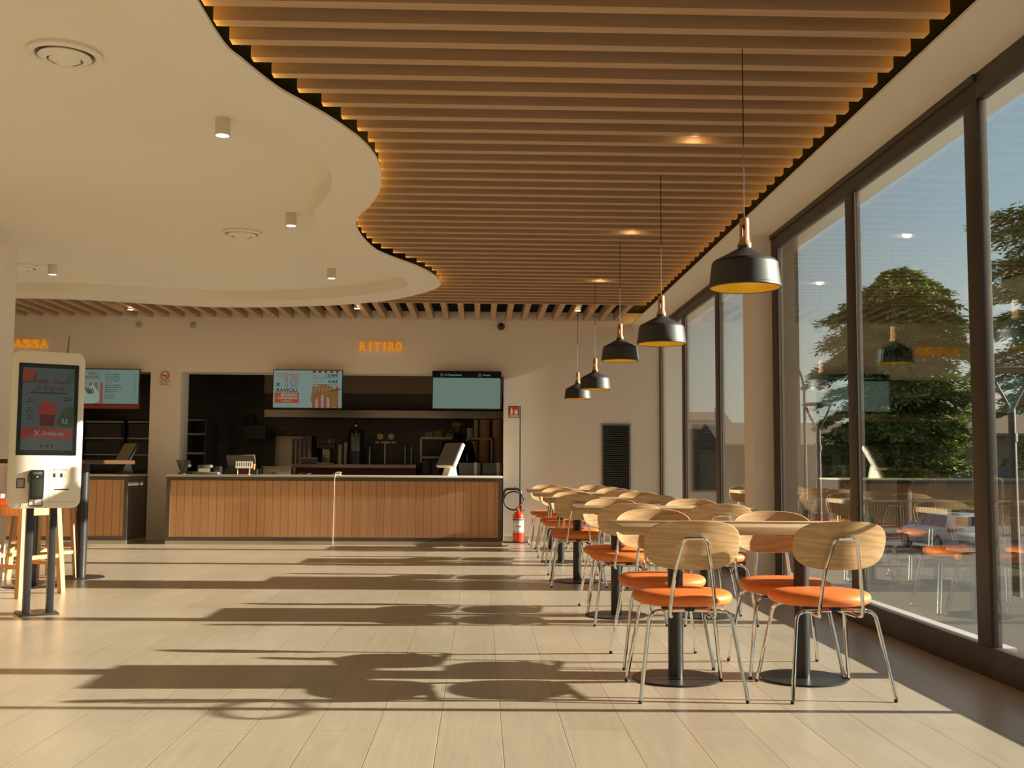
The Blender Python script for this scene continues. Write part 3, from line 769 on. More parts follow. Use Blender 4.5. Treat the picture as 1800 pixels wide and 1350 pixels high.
# fire extinguisher on its floor stand
t = thing('extinguisher_stand', 'black floor stand with tall pole and fire extinguisher sign', 'stand', (0.50, 14.72, 0))
obj('base_plate', B().box(-0.17, 0.17, -0.15, 0.15, 0, 0.014, 0.004), 'blackmetal', t)
obj('pole', B().tube([(0.062, 0.10, 0.01), (0.062, 0.10, 1.87)], 0.010, 10), 'blackmetal', t)
obj('hoop', B().tube(fillet([(-0.155, 0.10, 0.60), (-0.155, 0.10, 0.725), (0.075, 0.10, 0.725), (0.075, 0.10, 0.40)], 0.07, 6), 0.017, 12), 'blackmetal', t)
obj('finial', B().tube([(-0.01, 0.10, 0.735), (-0.01, 0.10, 0.765)], 0.004, 6), 'blackmetal', t)
s = obj('sign_panel', B().box(-0.105, 0.045, 0.085, 0.10, 1.705, 1.868), 'blackmetal', t)
obj('red_field', B().box(-0.092, 0.032, 0.0835, 0.0852, 1.742, 1.858), 'redpaint', s)
obj('white_strip', B().box(-0.092, 0.032, 0.0835, 0.0852, 1.714, 1.741), 'labelwhite', s)
g = B(); g.prism([(-0.075, 1.752), (-0.045, 1.752), (-0.045, 1.815), (-0.055, 1.825), (-0.055, 1.842), (-0.066, 1.842), (-0.066, 1.825), (-0.075, 1.815)], 0.082, 0.0834, 'XZ')
obj('extinguisher_symbol', g, 'labelwhite', s)
g = B(); g.prism([(-0.018, 1.752), (0.018, 1.752), (0.026, 1.785), (0.010, 1.835), (0.004, 1.80), (-0.012, 1.822), (-0.024, 1.782)], 0.082, 0.0834, 'XZ')
obj('flame_symbol', g, 'labelwhite', s)
text('caption', 'ESTINTORE', 0.017, 'redpaint', s, (-0.03, 0.0828, 1.722), align='CENTER', bold=0.0004)
t = thing('fire_extinguisher', 'red fire extinguisher standing on the black floor stand', 'fire extinguisher', (0.535, 14.66, 0.014))
obj('cylinder', B().lathe([(0, 0.0), (0.072, 0.0), (0.076, 0.012), (0.076, 0.345), (0.070, 0.375), (0.045, 0.40), (0.022, 0.41), (0.022, 0.43), (0, 0.43)], seg=36), 'redgloss', t)
lb = obj('paper_label', B().lathe([(0.0762, 0.13), (0.0768, 0.13), (0.0768, 0.315), (0.0762, 0.315)], seg=36), 'labelwhite', t)
for z0, z1 in ((0.292, 0.308), (0.270, 0.274), (0.142, 0.148)): obj('black_band', B().lathe([(0.0766, z0), (0.0772, z0), (0.0772, z1), (0.0766, z1)], seg=36), 'ink', lb)
for dx in (-0.028, 0.0, 0.028): obj('pictogram', B().box(dx-0.008, dx+0.008, -0.0772, -0.0715, 0.205, 0.223), 'redpaint', lb)
obj('valve', B().cyl(0, 0, 0.43, 0.455, 0.016, seg=16).box(-0.012, 0.012, -0.045, 0.02, 0.45, 0.462), 'chrome', t)
g = B(); g.tube([(-0.03, 0, 0.44), (0.09, 0, 0.425)], 0.006, 8); g.tube(fillet([(-0.035, 0, 0.445), (0.02, 0, 0.49), (0.06, 0, 0.535)], 0.02), 0.0075, 8)
obj('lever', g, 'redgloss', t)
obj('hose', B().tube([(-0.062+0.135*math.cos(a), 0.012, 0.555+0.125*math.sin(a)) for a in [R(-70)-R(290)*k/40 for k in range(41)]], 0.0105, 10), 'rubber', t)

# ================================================================== SCREENS
M['scr'] = glow('screen_pale_teal', '84998f', 0.52)
M['scr2'] = glow('screen_grey_teal', '7a8f84', 0.52)
M['scr_ink'] = glow('screen_black', '12140f', 0.6)
M['scr_red'] = glow('screen_brick_red', 'a04426', 0.6)
M['scr_red2'] = glow('screen_dark_red', '7c2a17', 0.6)
M['scr_brown'] = glow('screen_brown', '7c5a35', 0.6)
M['scr_tan'] = glow('screen_tan', '94703f', 0.6)
M['scr_pale'] = glow('screen_pale_text', '9db3a6', 0.55)
M['scr_pink'] = glow('screen_faded_red', '8a4f48', 0.6)
M['scr_bun'] = glow('screen_bun', '93a690', 0.55)
M['scr_bun2'] = glow('screen_bun_fold', '4d5a45', 0.5)
def rect(x0, x1, z0, z1, y=-0.0365, d=0.0012):
    return B().box(x0, x1, y-d, y, z0, z1)
def tv(x, z, w, h, label, tilt=0.0):
    t = thing('menu_screen', label, 'screen', (x, 14.85, z)); t.rotation_euler = (R(tilt), 0, 0)
    b = B(); b.box(-w/2, w/2, -0.034, 0.02, -h/2, h/2, 0.003)
    obj('housing', b, 'dark', t)
    obj('bracket', B().box(-0.15, 0.15, 0.02, 0.05, h/2-0.10, h/2-0.0).box(-0.03, 0.03, 0.05, 0.099, h/2-0.05, h/2-0.0), 'dark', t)
    return t
W, H_ = 0.956, 0.535
t = tv(-2.373, 2.082, W, H_, 'menu screen hung over the long counter reading COMBO X 10 RAVIOLI', 0)
dsp = obj('display', rect(-W/2+0.009, W/2-0.009, -H_/2+0.010, H_/2-0.012, -0.0342), 'scr', t)
def T(body, x, z, size, m, align='LEFT', bold=0.0, sx=1.0, outline=None, name='screen_text'):
    return text(name, body, size, m, dsp, (x, -0.0368, z), align=align, bold=bold, sx=sx, outline=outline)
T('COMBO', -0.43, 0.165, 0.072, 'scr_red', bold=0.0, sx=1.25)
T('10', -0.345, 0.028, 0.185, 'scr_red2', bold=0.002, sx=1.15, outline=0.0028)
T('X', -0.43, 0.038, 0.070, 'scr_ink', bold=0.002, sx=1.0)
T('RAVIOLI', -0.43, -0.042, 0.072, 'scr_ink', bold=0.0005, sx=1.10)
obj('offer_panel', rect(-0.447, -0.118, -0.193, -0.052, -0.036), 'scr_red', dsp)
def T2(*a, **k):
    o = T(*a, **k); o.location.y = -0.0384; return o
T2('CON', -0.432, -0.098, 0.036, 'scr_tan', sx=0.9); T2('BEVANDA', -0.362, -0.098, 0.049, 'scr_pale', bold=0.0008)
T2('E', -0.432, -0.143, 0.036, 'scr_tan'); T2('CONTORNO', -0.405, -0.143, 0.049, 'scr_pale', bold=0.0008, sx=0.92)
T2('A SCELTA', -0.282, -0.180, 0.032, 'scr_pale', align='CENTER')
T('10,90€', 0.418, 0.168, 0.060, 'scr_ink', align='RIGHT', bold=0.0010)
T('9,90€', 0.418, 0.083, 0.058, 'scr_ink', align='RIGHT', bold=0.0010)
T('MENU', 0.065, 0.175, 0.024, 'scr_brown'); T('MENU + DOLCE', 0.065, 0.105, 0.022, 'scr_brown'); T('E CAFFE', 0.065, 0.080, 0.022, 'scr_brown')
obj('price_rule', rect(0.065, 0.418, 0.150, 0.1535), 'scr_ink', dsp); obj('price_rule', rect(0.065, 0.418, 0.064, 0.0675), 'scr_ink', dsp)
for i in range(5):
    x = 0.065+i*0.079
    obj('red_dash', rect(x, x+0.043, 0.226, 0.2545), 'scr_red2', dsp)
    obj('red_stripe', rect(x, x+0.043, -0.2565, 0.040), 'scr_red', dsp)
def blob(pts, y0, y1): return B().prism(spline(pts+[pts[0]], 4)[:-1], y0, y1, 'XZ')
obj('dumpling_picture', blob([(0.045, -0.15), (0.07, -0.02), (0.15, 0.05), (0.25, 0.062), (0.36, 0.01), (0.42, -0.07), (0.41, -0.20), (0.33, -0.25), (0.30, -0.14), (0.235, -0.085), (0.16, -0.10), (0.09, -0.18), (0.06, -0.19)], -0.0385, -0.0372), 'scr_brown', dsp)
for i in range(5):
    a = 0.095+i*0.05
    obj('dumpling_pleat', blob([(a, -0.06+i*0.012), (a+0.012, 0.02), (a+0.03, 0.035), (a+0.02, -0.03)], -0.0395, -0.0386), 'scr_tan', dsp)
obj('chopsticks_picture', B().prism([(0.30, -0.035), (0.465, 0.0), (0.465, 0.010), (0.30, -0.028)], -0.040, -0.0388, 'XZ'), 'scr_ink', dsp)

t = tv(-0.182, 2.085, 0.957, 0.532, 'order status screen with a blank pale display reading In Preparazione and Pronto', 0)
dsp = obj('display', rect(-0.467, 0.462, -0.255, 0.168, -0.0342), 'scr2', t)
obj('header_bar', rect(-0.467, 0.462, 0.168, 0.255, -0.0342), 'scr_ink', t)
T('In Preparazione', -0.305, 0.197, 0.037, 'scr_pale'); T('Pronto', 0.222, 0.197, 0.037, 'scr_pale')
obj('clock_icon', B().tube([(-0.345+0.017*math.cos(2*PI*k/20), -0.037, 0.209+0.017*math.sin(2*PI*k/20)) for k in range(20)], 0.0022, 6, closed=True), 'scr_pale', dsp)
obj('bag_icon', B().tube(fillet([(0.165, -0.037, 0.195), (0.163, -0.037, 0.218), (0.178, -0.037, 0.232), (0.193, -0.037, 0.218), (0.198, -0.037, 0.195), (0.165, -0.037, 0.195)], 0.005, 3), 0.0022, 6), 'scr_pale', dsp)

t = tv(-5.157, 2.093, 0.975, 0.495, 'menu screen over the left counter reading FRITTI CONTORNI, partly behind the kiosk', 0)
dsp = obj('display', rect(-0.478, 0.478, -0.235, 0.235, -0.0342), 'scr2', t)
obj('red_footer', rect(-0.4875, 0.4875, -0.300, -0.2475, 0.015, 0.049), mat('dark_red_board', '8e3520', 0.5), t)
obj('title_frame', B().tube([(-0.33, -0.037, 0.205), (-0.025, -0.037, 0.205), (-0.025, -0.037, 0.112), (-0.33, -0.037, 0.112)], 0.002, 6, closed=True), 'scr_ink', dsp)
T('FRITTI E', -0.06, 0.163, 0.042, 'scr_red2', align='RIGHT', bold=0.001); T('CONTORNI', -0.06, 0.122, 0.042, 'scr_red2', align='RIGHT', bold=0.001)
for i in range(3): obj('red_stripe', rect(-0.195+i*0.075, -0.155+i*0.075, -0.235, 0.055), 'scr_pink', dsp)
obj('bun_picture', blob([(-0.30, -0.22), (-0.31, -0.12), (-0.22, -0.02), (-0.14, 0.02), (-0.09, -0.04), (-0.05, -0.12), (-0.07, -0.21), (-0.18, -0.232)], -0.0385, -0.0372), 'scr_bun', dsp)
for i in range(4): obj('bun_fold', blob([(-0.15-i*0.03, 0.0), (-0.12-i*0.02, -0.08), (-0.115-i*0.03, -0.10), (-0.145-i*0.03, -0.05)], -0.0395, -0.0386), 'scr_bun2', dsp)
rows = ['FRITTI', 'INVOLTINI PRIMAVERA', 'INVOLTINI DI GAMBERI', 'RAVIOLI FRITTI DI POLLO', 'NUVOLE DI GAMBERO', 'CONTORNI', 'VERDURE SALTATE MISTE', 'GERMOGLI DI SOIA SALTATI', 'INSALATA DI ALGHE', 'EDAMAME SALATO', 'EXTRA SALSE', 'SALSA PICCANTE', 'SALSA DI SOIA']
for i, r in enumerate(rows):
    z = 0.190-i*0.0295
    T(r, 0.02, z, 0.0185, 'scr_ink' if i not in (0, 5, 10) else 'scr_red2', bold=0.0004)
    if i not in (0, 5, 10): T(('3,50', '4,00', '4,50', '2,50')[i % 4], 0.44, z, 0.0185, 'scr_ink', align='RIGHT')

# ================================================================== KITCHEN
t = thing('extractor_hood', 'long stainless extractor hood in the kitchen behind the counter', 'hood', (0, 16.4, 0))
obj('steel_band', B().box(-3.273, -1.445, 0, 0.40, 1.764, 1.877).box(-1.44, 0.45, 0, 0.40, 1.764, 1.877), 'steel', t)
obj('lower_cladding', B().box(-3.31, 0.47, 0.25, 0.40, 1.878, 2.14), 'kpanel2', t)
obj('upper_cladding', B().box(-3.34, 0.47, 0.28, 0.40, 2.14, 2.7), 'kpanel', t)
t = thing('ice_machine', 'steel ice machine with slotted front panel, in the kitchen', 'ice machine', (-2.911, 17.15, 0.0))
obj('cabinet', B().box(-0.284, 0.284, -0.25, 0.25, 0.0, 1.494, 0.01), 'steel', t)
for i in range(4): obj('slot_panel', B().box(-0.02+i*0.066, 0.03+i*0.066, -0.256, -0.249, 1.06, 1.45), 'grey', t)
t = thing('back_bar', 'low kitchen bar with steel top and dark red front behind the counter', 'bar', (-1.88, 16.7, 0))
obj('steel_top', B().box(-0.92, 0.92, -0.32, 0.19, 1.001, 1.052), 'steel', t)
obj('red_front', B().box(-0.91, 0.915, -0.27, 0.17, 0.0, 1.0), 'barred', t)
t = thing('soda_dispenser', 'drinks dispenser with coloured tap heads on the back bar', 'drinks dispenser', (-2.353, 16.62, 1.052))
obj('column', B().box(-0.058, 0.058, -0.05, 0.05, 0.03, 0.25, 0.008), 'steel', t)
obj('head', B().box(-0.14, 0.14, -0.075, 0.06, 0.235, 0.32, 0.01), 'dark', t)
obj('drip_tray', B().box(-0.13, 0.13, -0.16, 0.08, 0.0, 0.03, 0.006), 'steel', t)
for i, c in enumerate(('7a2018', '24452a', '7a2018', '7c756c', '5f5a54')):
    hd = obj('tap_head', B().box(-0.142+i*0.058, -0.097+i*0.058, -0.10, -0.07, 0.315, 0.385, 0.006), mat('tap_colour', c, 0.4), t)
obj('badge', B().tube([(0.035*math.cos(2*PI*k/20), -0.053, 0.11+0.035*math.sin(2*PI*k/20)) for k in range(20)], 0.005, 6, closed=True), 'dark', t)
def stack(x, y, z0, h, r, m, label, group, cat='cups', name='cup_stack', ridge=True):
    pr = [(0, 0)]
    n = max(3, int(h/0.018))
    for i in range(n):
        z = h*i/n
        pr += [(r*0.965, z), (r, z+h/n*0.7)] if ridge else [(r, z)]
    pr += [(r, h), (r*0.92, h), (0, h-0.008)]
    return tag(obj(name, B().lathe(pr, seg=20), m, loc=(x, y, z0)), label, cat, group)
stack(-2.158, 16.7, 1.052, 0.31, 0.034, 'cup', 'shorter stack of white paper cups right of the drinks dispenser', 'white cup stacks')
stack(-2.066, 16.7, 1.052, 0.338, 0.031, 'cup', 'taller stack of white paper cups beside the glass drinks jar', 'white cup stacks')
t = thing('drinks_jar', 'clear bell-shaped drinks jar with copper ball on a black drum', 'jar', (-1.905, 16.6, 1.052))
obj('drum', B().cyl(0, 0, 0.0, 0.205, 0.133, seg=36), 'dark', t)
obj('glass_bell', B().lathe([(0.126, 0.205), (0.126, 0.46), (0.115, 0.51), (0.08, 0.545), (0.03, 0.555), (0.0, 0.556)], seg=36), 'jar', t)
obj('inner_rod', B().cyl(0, 0, 0.205, 0.55, 0.012, seg=12).cyl(0.06, 0, 0.205, 0.50, 0.006, seg=8).cyl(-0.06, 0, 0.205, 0.50, 0.006, seg=8), 'steel', t)
obj('copper_ball', B().ball(0, 0, 0.60, 0.046, 20), 'copper', t)
t = thing('beer_tower', 'slim T-shaped beer tower with two round badges', 'beer tap', (-1.455, 16.6, 1.052))
obj('column', B().cyl(0, 0, 0, 0.34, 0.022, seg=20), 'steel', t)
obj('crossbar', B().box(-0.15, 0.16, -0.02, 0.02, 0.325, 0.36, 0.006), 'steel', t)
for s in (-0.07, 0.095):
    tp = obj('tap', B().cyl(s, -0.03, 0.27, 0.40, 0.010, seg=10), 'dark', t)
    obj('round_badge', B().lathe([(0, 0), (0.046, 0), (0.046, 0.012), (0, 0.012)], seg=24, mx=Matrix.Translation((s, -0.04, 0.43)) @ Matrix.Rotation(PI/2, 4, 'X')), mat('brass_badge', '8d7349', 0.35, metal=0.8), tp)
    obj('tap_handle', B().cyl(s, -0.03, 0.47, 0.54, 0.012, 0.018, seg=10), 'dark', tp)
tag(obj('steel_rod', B().lathe([(0, 0), (0.02, 0), (0.02, 0.22), (0.008, 0.28), (0, 0.28)], seg=16), 'steel', loc=(-1.687, 16.6, 1.052)), 'short steel tap post between drinks jar and beer tower', 'tap')
for x, lb in ((-1.146, 'left one of two tall clear glasses at the right end of the back bar'), (-1.046, 'right one of two tall clear glasses at the right end of the back bar')):
    tag(obj('tall_glass', B().lathe([(0, 0), (0.027, 0), (0.031, 0.28), (0.028, 0.28), (0.025, 0.01), (0, 0.01)], seg=20), 'jar', loc=(x, 16.6, 1.052)), lb, 'glass', 'tall glasses')
t = thing('napkin_tub', 'pale tub of utensils in front of the ice machine', 'tub', (-2.60, 16.66, 1.052))
obj('tub', B().box(-0.15, 0.12, -0.07, 0.07, 0, 0.09, 0.015), 'grey', t)
obj('cloth', B().box(-0.14, 0.11, -0.06, 0.06, 0.07, 0.105, 0.012), 'cup', t)
# kitchen bench with open white-framed shelves
tag(obj('kitchen_bench', B().box(-0.93, 0.48, 16.66, 17.3, 0, 1.09), 'kpanel2'), 'dark kitchen bench under the cup shelves', 'bench')
def frame(x0, x1, z0, z1, label):
    t = thing('cup_shelf', label, 'shelf', ((x0+x1)/2, 16.9, 1.09), group='open shelves for cups')
    w_, h = (x1-x0)/2, z1-1.09
    obj('top_board', B().box(-w_, w_, -0.14, 0.14, h-0.035, h), 'cup', t)
    for s in (-1, 1): obj('upright', B().box(s*w_-0.016, s*w_+0.016, -0.14, 0.14, 0, h-0.035), 'cup', t)
    if z0 > 1.12: obj('lower_board', B().box(-w_, w_, -0.14, 0.14, z0-1.09, z0-1.06), 'cup', t)
frame(-0.91, -0.30, 1.155, 1.488, 'open shelf with pale frame at the left, behind the white till')
frame(-0.20, 0.19, 1.09, 1.484, 'open shelf with pale frame at the right, filled with brown cup stacks')
stack(0.080, 16.92, 1.484, 0.375, 0.088, 'kraft', 'brown cup stack standing on top of the right shelf', 'brown cup stacks')
stack(0.285, 16.95, 1.09, 0.76, 0.088, 'kraft', 'tallest brown cup stack, at the right edge of the serving opening', 'brown cup stacks')
stack(-0.094, 16.82, 1.09, 0.34, 0.072, 'kraft', 'brown cup stack inside the right shelf, left one', 'brown cup stacks')
stack(0.074, 16.82, 1.09, 0.355, 0.080, 'kraft', 'brown cup stack inside the right shelf, right one', 'brown cup stacks')
stack(-0.055, 16.85, 1.484, 0.30, 0.035, 'cup', 'narrow tall white cup stack on top of the right shelf', 'pale cup stacks')
stack(-0.150, 16.85, 1.484, 0.15, 0.050, 'cup', 'short pale cup stack on the left end of the right shelf', 'pale cup stacks')
for x, h, lb in ((-0.79, 0.085, 'left one of three small tubs on the left shelf'), (-0.655, 0.10, 'middle one of three small tubs on the left shelf'), (-0.47, 0.06, 'right one of three small tubs on the left shelf')):
    tag(obj('food_tub', B().box(-0.06, 0.06, -0.06, 0.06, 0, h, 0.01), 'kpanel', loc=(x, 16.86, 1.488)), lb, 'tub', 'small tubs on the shelf')
for x, lb in ((-0.80, 'dark bin standing left under the open shelf'), (-0.66, 'dark bin standing right under the open shelf')):
    tag(obj('kitchen_bin', B().box(-0.065, 0.065, -0.1, 0.1, 0, 1.12, 0.02), 'kpanel2', loc=(x, 16.45, 0)), lb, 'bin', 'dark kitchen bins')
for x0, x1, lb in ((-0.286, 0.021, 'stack of flat dark takeaway boxes beside the white till'), (0.043, 0.322, 'stack of flat dark takeaway boxes at the right end of the counter')):
    t = thing('takeaway_box_stack', lb, 'boxes', ((x0+x1)/2, 15.13, 0.903), group='dark box stacks')
    b = B()
    for i in range(9): b.box(-(x1-x0)/2+0.002*(i % 2), (x1-x0)/2-0.003*(i % 3), -0.11, 0.11, i*0.0198, i*0.0198+0.0185, 0.002, 1)
    tag(obj('boxes', b, 'cardbox', t), kind='stuff')
    obj('band', B().box(0.06, 0.10, -0.113, 0.113, 0.0, 0.182), 'grey', t)
# white till
t = thing('till', 'white slanted till with screen on the right part of the long counter', 'till', (-0.40, 14.72, 0.903), R(-42))
obj('stand', B().prism([(-0.10, 0), (0.08, 0), (0.045, 0.16), (-0.01, 0.20), (-0.03, 0.14)], -0.06, 0.06, 'YZ'), 'white', t)
mt = Matrix.Translation((0, -0.01, 0.28)) @ Matrix.Rotation(R(-30), 4, 'X')
obj('screen_case', B().box(-0.17, 0.17, -0.012, 0.045, -0.18, 0.19, 0.012, mx=mt), 'white', t)
obj('customer_display', B().box(-0.155, 0.155, -0.018, -0.0115, -0.165, 0.175, mx=mt), 'grey', t)
# other counter items
t = thing('card_holder', 'small white slotted stand on the left half of the long counter', 'stand', (-3.15, 14.50, 0.903))
b = B(); mt = Matrix.Translation((0, 0, 0.125)) @ Matrix.Rotation(R(-18), 4, 'X')
b.box(-0.11, 0.11, -0.006, 0.006, 0.04, 0.055, mx=mt); b.box(-0.11, 0.11, -0.006, 0.006, -0.04, -0.015, mx=mt)
for i in range(8): b.box(-0.11+i*0.0293, -0.095+i*0.0293, -0.006, 0.006, -0.016, 0.041, mx=mt)
obj('slotted_panel', b, 'white', t)
for s in (-0.08, 0.08): obj('leg', B().tube(fillet([(s, 0.0, 0.10), (s*0.95, -0.03, 0.0), (s*0.95, 0.05, 0.0)], 0.015), 0.006, 8), 'white', t)
obj('red_tray', B().box(-0.055, 0.07, -0.05, 0.04, 0.0, 0.012), 'redgloss', t)
tag(obj('orange_cup', B().lathe([(0, 0), (0.018, 0), (0.024, 0.075), (0.02, 0.075), (0.016, 0.004), (0, 0.004)], seg=18), 'orange', loc=(-3.045, 14.62, 0.975)), 'small orange cup beside the grey monitor', 'cup')
tag(obj('cup_riser', B().box(-0.05, 0.05, -0.05, 0.05, 0, 0.072), 'dark', loc=(-3.045, 14.62, 0.903)), 'small black block under the orange cup', 'box')
t = thing('till_monitor', 'grey till monitor seen from behind on the left half of the long counter', 'monitor', (-3.30, 15.05, 0.903))
mt = Matrix.Translation((0, 0.0, 0.17)) @ Matrix.Rotation(R(20), 4, 'X')
obj('screen_case', B().prism([(-0.19, -0.10), (0.20, -0.085), (0.18, 0.105), (-0.21, 0.10)], -0.02, 0.02, 'XZ', mx=mt), 'grey', t)
obj('foot', B().box(-0.27, 0.29, -0.12, 0.1, 0, 0.085, 0.01), 'dark', t)
t = thing('desk_lamp', 'clear plastic counter lamp at the left end of the long counter', 'lamp', (-3.985, 14.62, 0.903))
obj('shade', B().lathe([(0.10, 0.185), (0.105, 0.19), (0.05, 0.06), (0.03, 0.045)], seg=24), 'jar', t)
obj('arm', B().tube([(-0.045, -0.02, 0.0), (0.07, -0.02, 0.12)], 0.011, 8).cyl(-0.02, 0, 0, 0.012, 0.06), 'dark', t)
obj('lit_edge', B().tube([(-0.09, 0.0, 0.17), (-0.045, -0.01, 0.01)], 0.006, 8), 'white', t)
obj('reflector', B().ball(0.085, -0.02, 0.125, 0.028, 14), 'chrome', t)
for x0, x1, h, m, lb in ((-3.84, -3.66, 0.13, 'grey', 'grey card printer beside the clear counter lamp'), (-3.62, -3.53, 0.11, 'dark', 'black payment terminal standing left of the grey monitor'), (-3.80, -3.46, 0.035, 'grey', 'flat grey tray in front of the card printer')):
    y = 14.85 if h > 0.05 else 14.45
    t = thing('payment_device', lb, 'device', ((x0+x1)/2, y, 0.903))
    obj('body', B().box(-(x1-x0)/2, (x1-x0)/2, -0.08, 0.08, 0, h, 0.008), m, t)
    obj('face', B().box(-(x1-x0)/2+0.02, (x1-x0)/2-0.02, -0.083, -0.079, 0.01, h*0.6), 'white' if h > 0.12 else 'steel', t)
t = thing('steel_container', 'steel food container on the counter left of the red-fronted bar', 'container', (-2.80, 15.08, 0.903))
obj('pan', B().box(-0.2, 0.19, -0.1, 0.1, 0, 0.10, 0.01), 'steel', t)
obj('lid', B().box(-0.21, 0.20, -0.11, 0.11, 0.10, 0.115, 0.004), 'steel', t)
for x, y, lb in ((-2.75, 14.5, 'left one of two crumpled black straps lying on the long counter'), (-2.35, 14.52, 'right one of two crumpled black straps lying on the long counter')):
    tag(obj('black_strap', B().tube(fillet([(-0.08, 0, 0.01), (-0.02, 0.03, 0.03), (0.03, -0.02, 0.012), (0.09, 0.02, 0.02)], 0.02), 0.009, 8), 'rubber', loc=(x, y, 0.903)), lb, 'strap', 'black straps on the counter')
t = thing('tap_fitting', 'pale clip holding the cable on the counter edge', 'clip', (-1.88, 14.30, 0.903))
obj('body', B().box(-0.05, 0.05, -0.03, 0.05, 0, 0.02, 0.006), 'stone', t)
obj('spout', B().tube(fillet([(-0.03, 0, 0.02), (0.0, 0, 0.042), (0.06, 0.0, 0.036)], 0.02), 0.008, 8), 'stone', t)
t = thing('alarm_box', 'dark red fire alarm box on the kitchen wall', 'alarm', (-3.80, 17.9, 1.72)); obj('case', B().box(-0.09, 0.09, -0.07, 0, -0.14, 0.14, 0.008), mat('dark_red', '4a100d', 0.5), t); obj('cover', B().box(-0.06, 0.06, -0.075, -0.069, -0.08, 0.08), 'barred', t)
t = thing('wall_tablet', 'black tablet screen mounted on the kitchen wall', 'screen', (-3.60, 17.3, 1.56)); obj('case', B().box(-0.185, 0.185, -0.02, 0.02, -0.13, 0.13, 0.01), 'dark', t); obj('arm', B().box(-0.04, 0.04, 0.02, 0.60, -0.04, 0.04), 'dark', t); obj('screen', B().box(-0.165, 0.165, -0.022, -0.0195, -0.11, 0.11), 'blackmetal', t)
t = thing('tall_rack', 'narrow dark storage rack at the left of the kitchen', 'rack', (-4.45, 17.2, 0))
for z in (0.3, 0.9, 1.2, 1.5, 1.72): obj('shelf', B().box(-0.16, 0.16, -0.25, 0.25, z, z+0.03), 'steel', t)
for sx in (-1, 1): obj('upright', B().box(sx*0.16-0.012, sx*0.16+0.012, -0.25, 0.25, 0, 1.76), 'grey', t)
def oven(x, lb):
    t = thing('oven', lb, 'oven', (x, 16.9, 0), group='dark ovens')
    obj('case', B().box(-0.30, 0.30, -0.3, 0.3, 0.0, 1.72, 0.01), 'kdark', t)
    for z in (0.95, 1.20, 1.45): obj('door_window', B().box(-0.27, 0.24, -0.306, -0.299, z, z+0.20), 'blackmetal', t)
    for z in (1.17, 1.42, 1.67): obj('rail', B().box(-0.29, 0.29, -0.335, -0.30, z, z+0.022), 'steel', t)
oven(-5.73, 'dark oven stack seen in the left opening, left one'); oven(-5.09, 'dark oven stack seen in the left opening, right one')
t = thing('tilted_till', 'dark slanted till on the left counter, seen right of the kiosk', 'till', (-4.72, 14.50, 0.903), R(-38))
obj('stand', B().prism([(-0.10, 0), (0.08, 0), (0.04, 0.14), (-0.02, 0.16)], -0.06, 0.06, 'YZ'), 'dark', t)
mt = Matrix.Translation((0, 0.0, 0.27)) @ Matrix.Rotation(R(-32), 4, 'X')
obj('screen_case', B().box(-0.15, 0.15, -0.012, 0.03, -0.15, 0.17, 0.01, mx=mt), 'dark', t)
obj('screen', B().box(-0.135, 0.135, -0.016, -0.0115, -0.135, 0.155, mx=mt), 'kpanel', t)

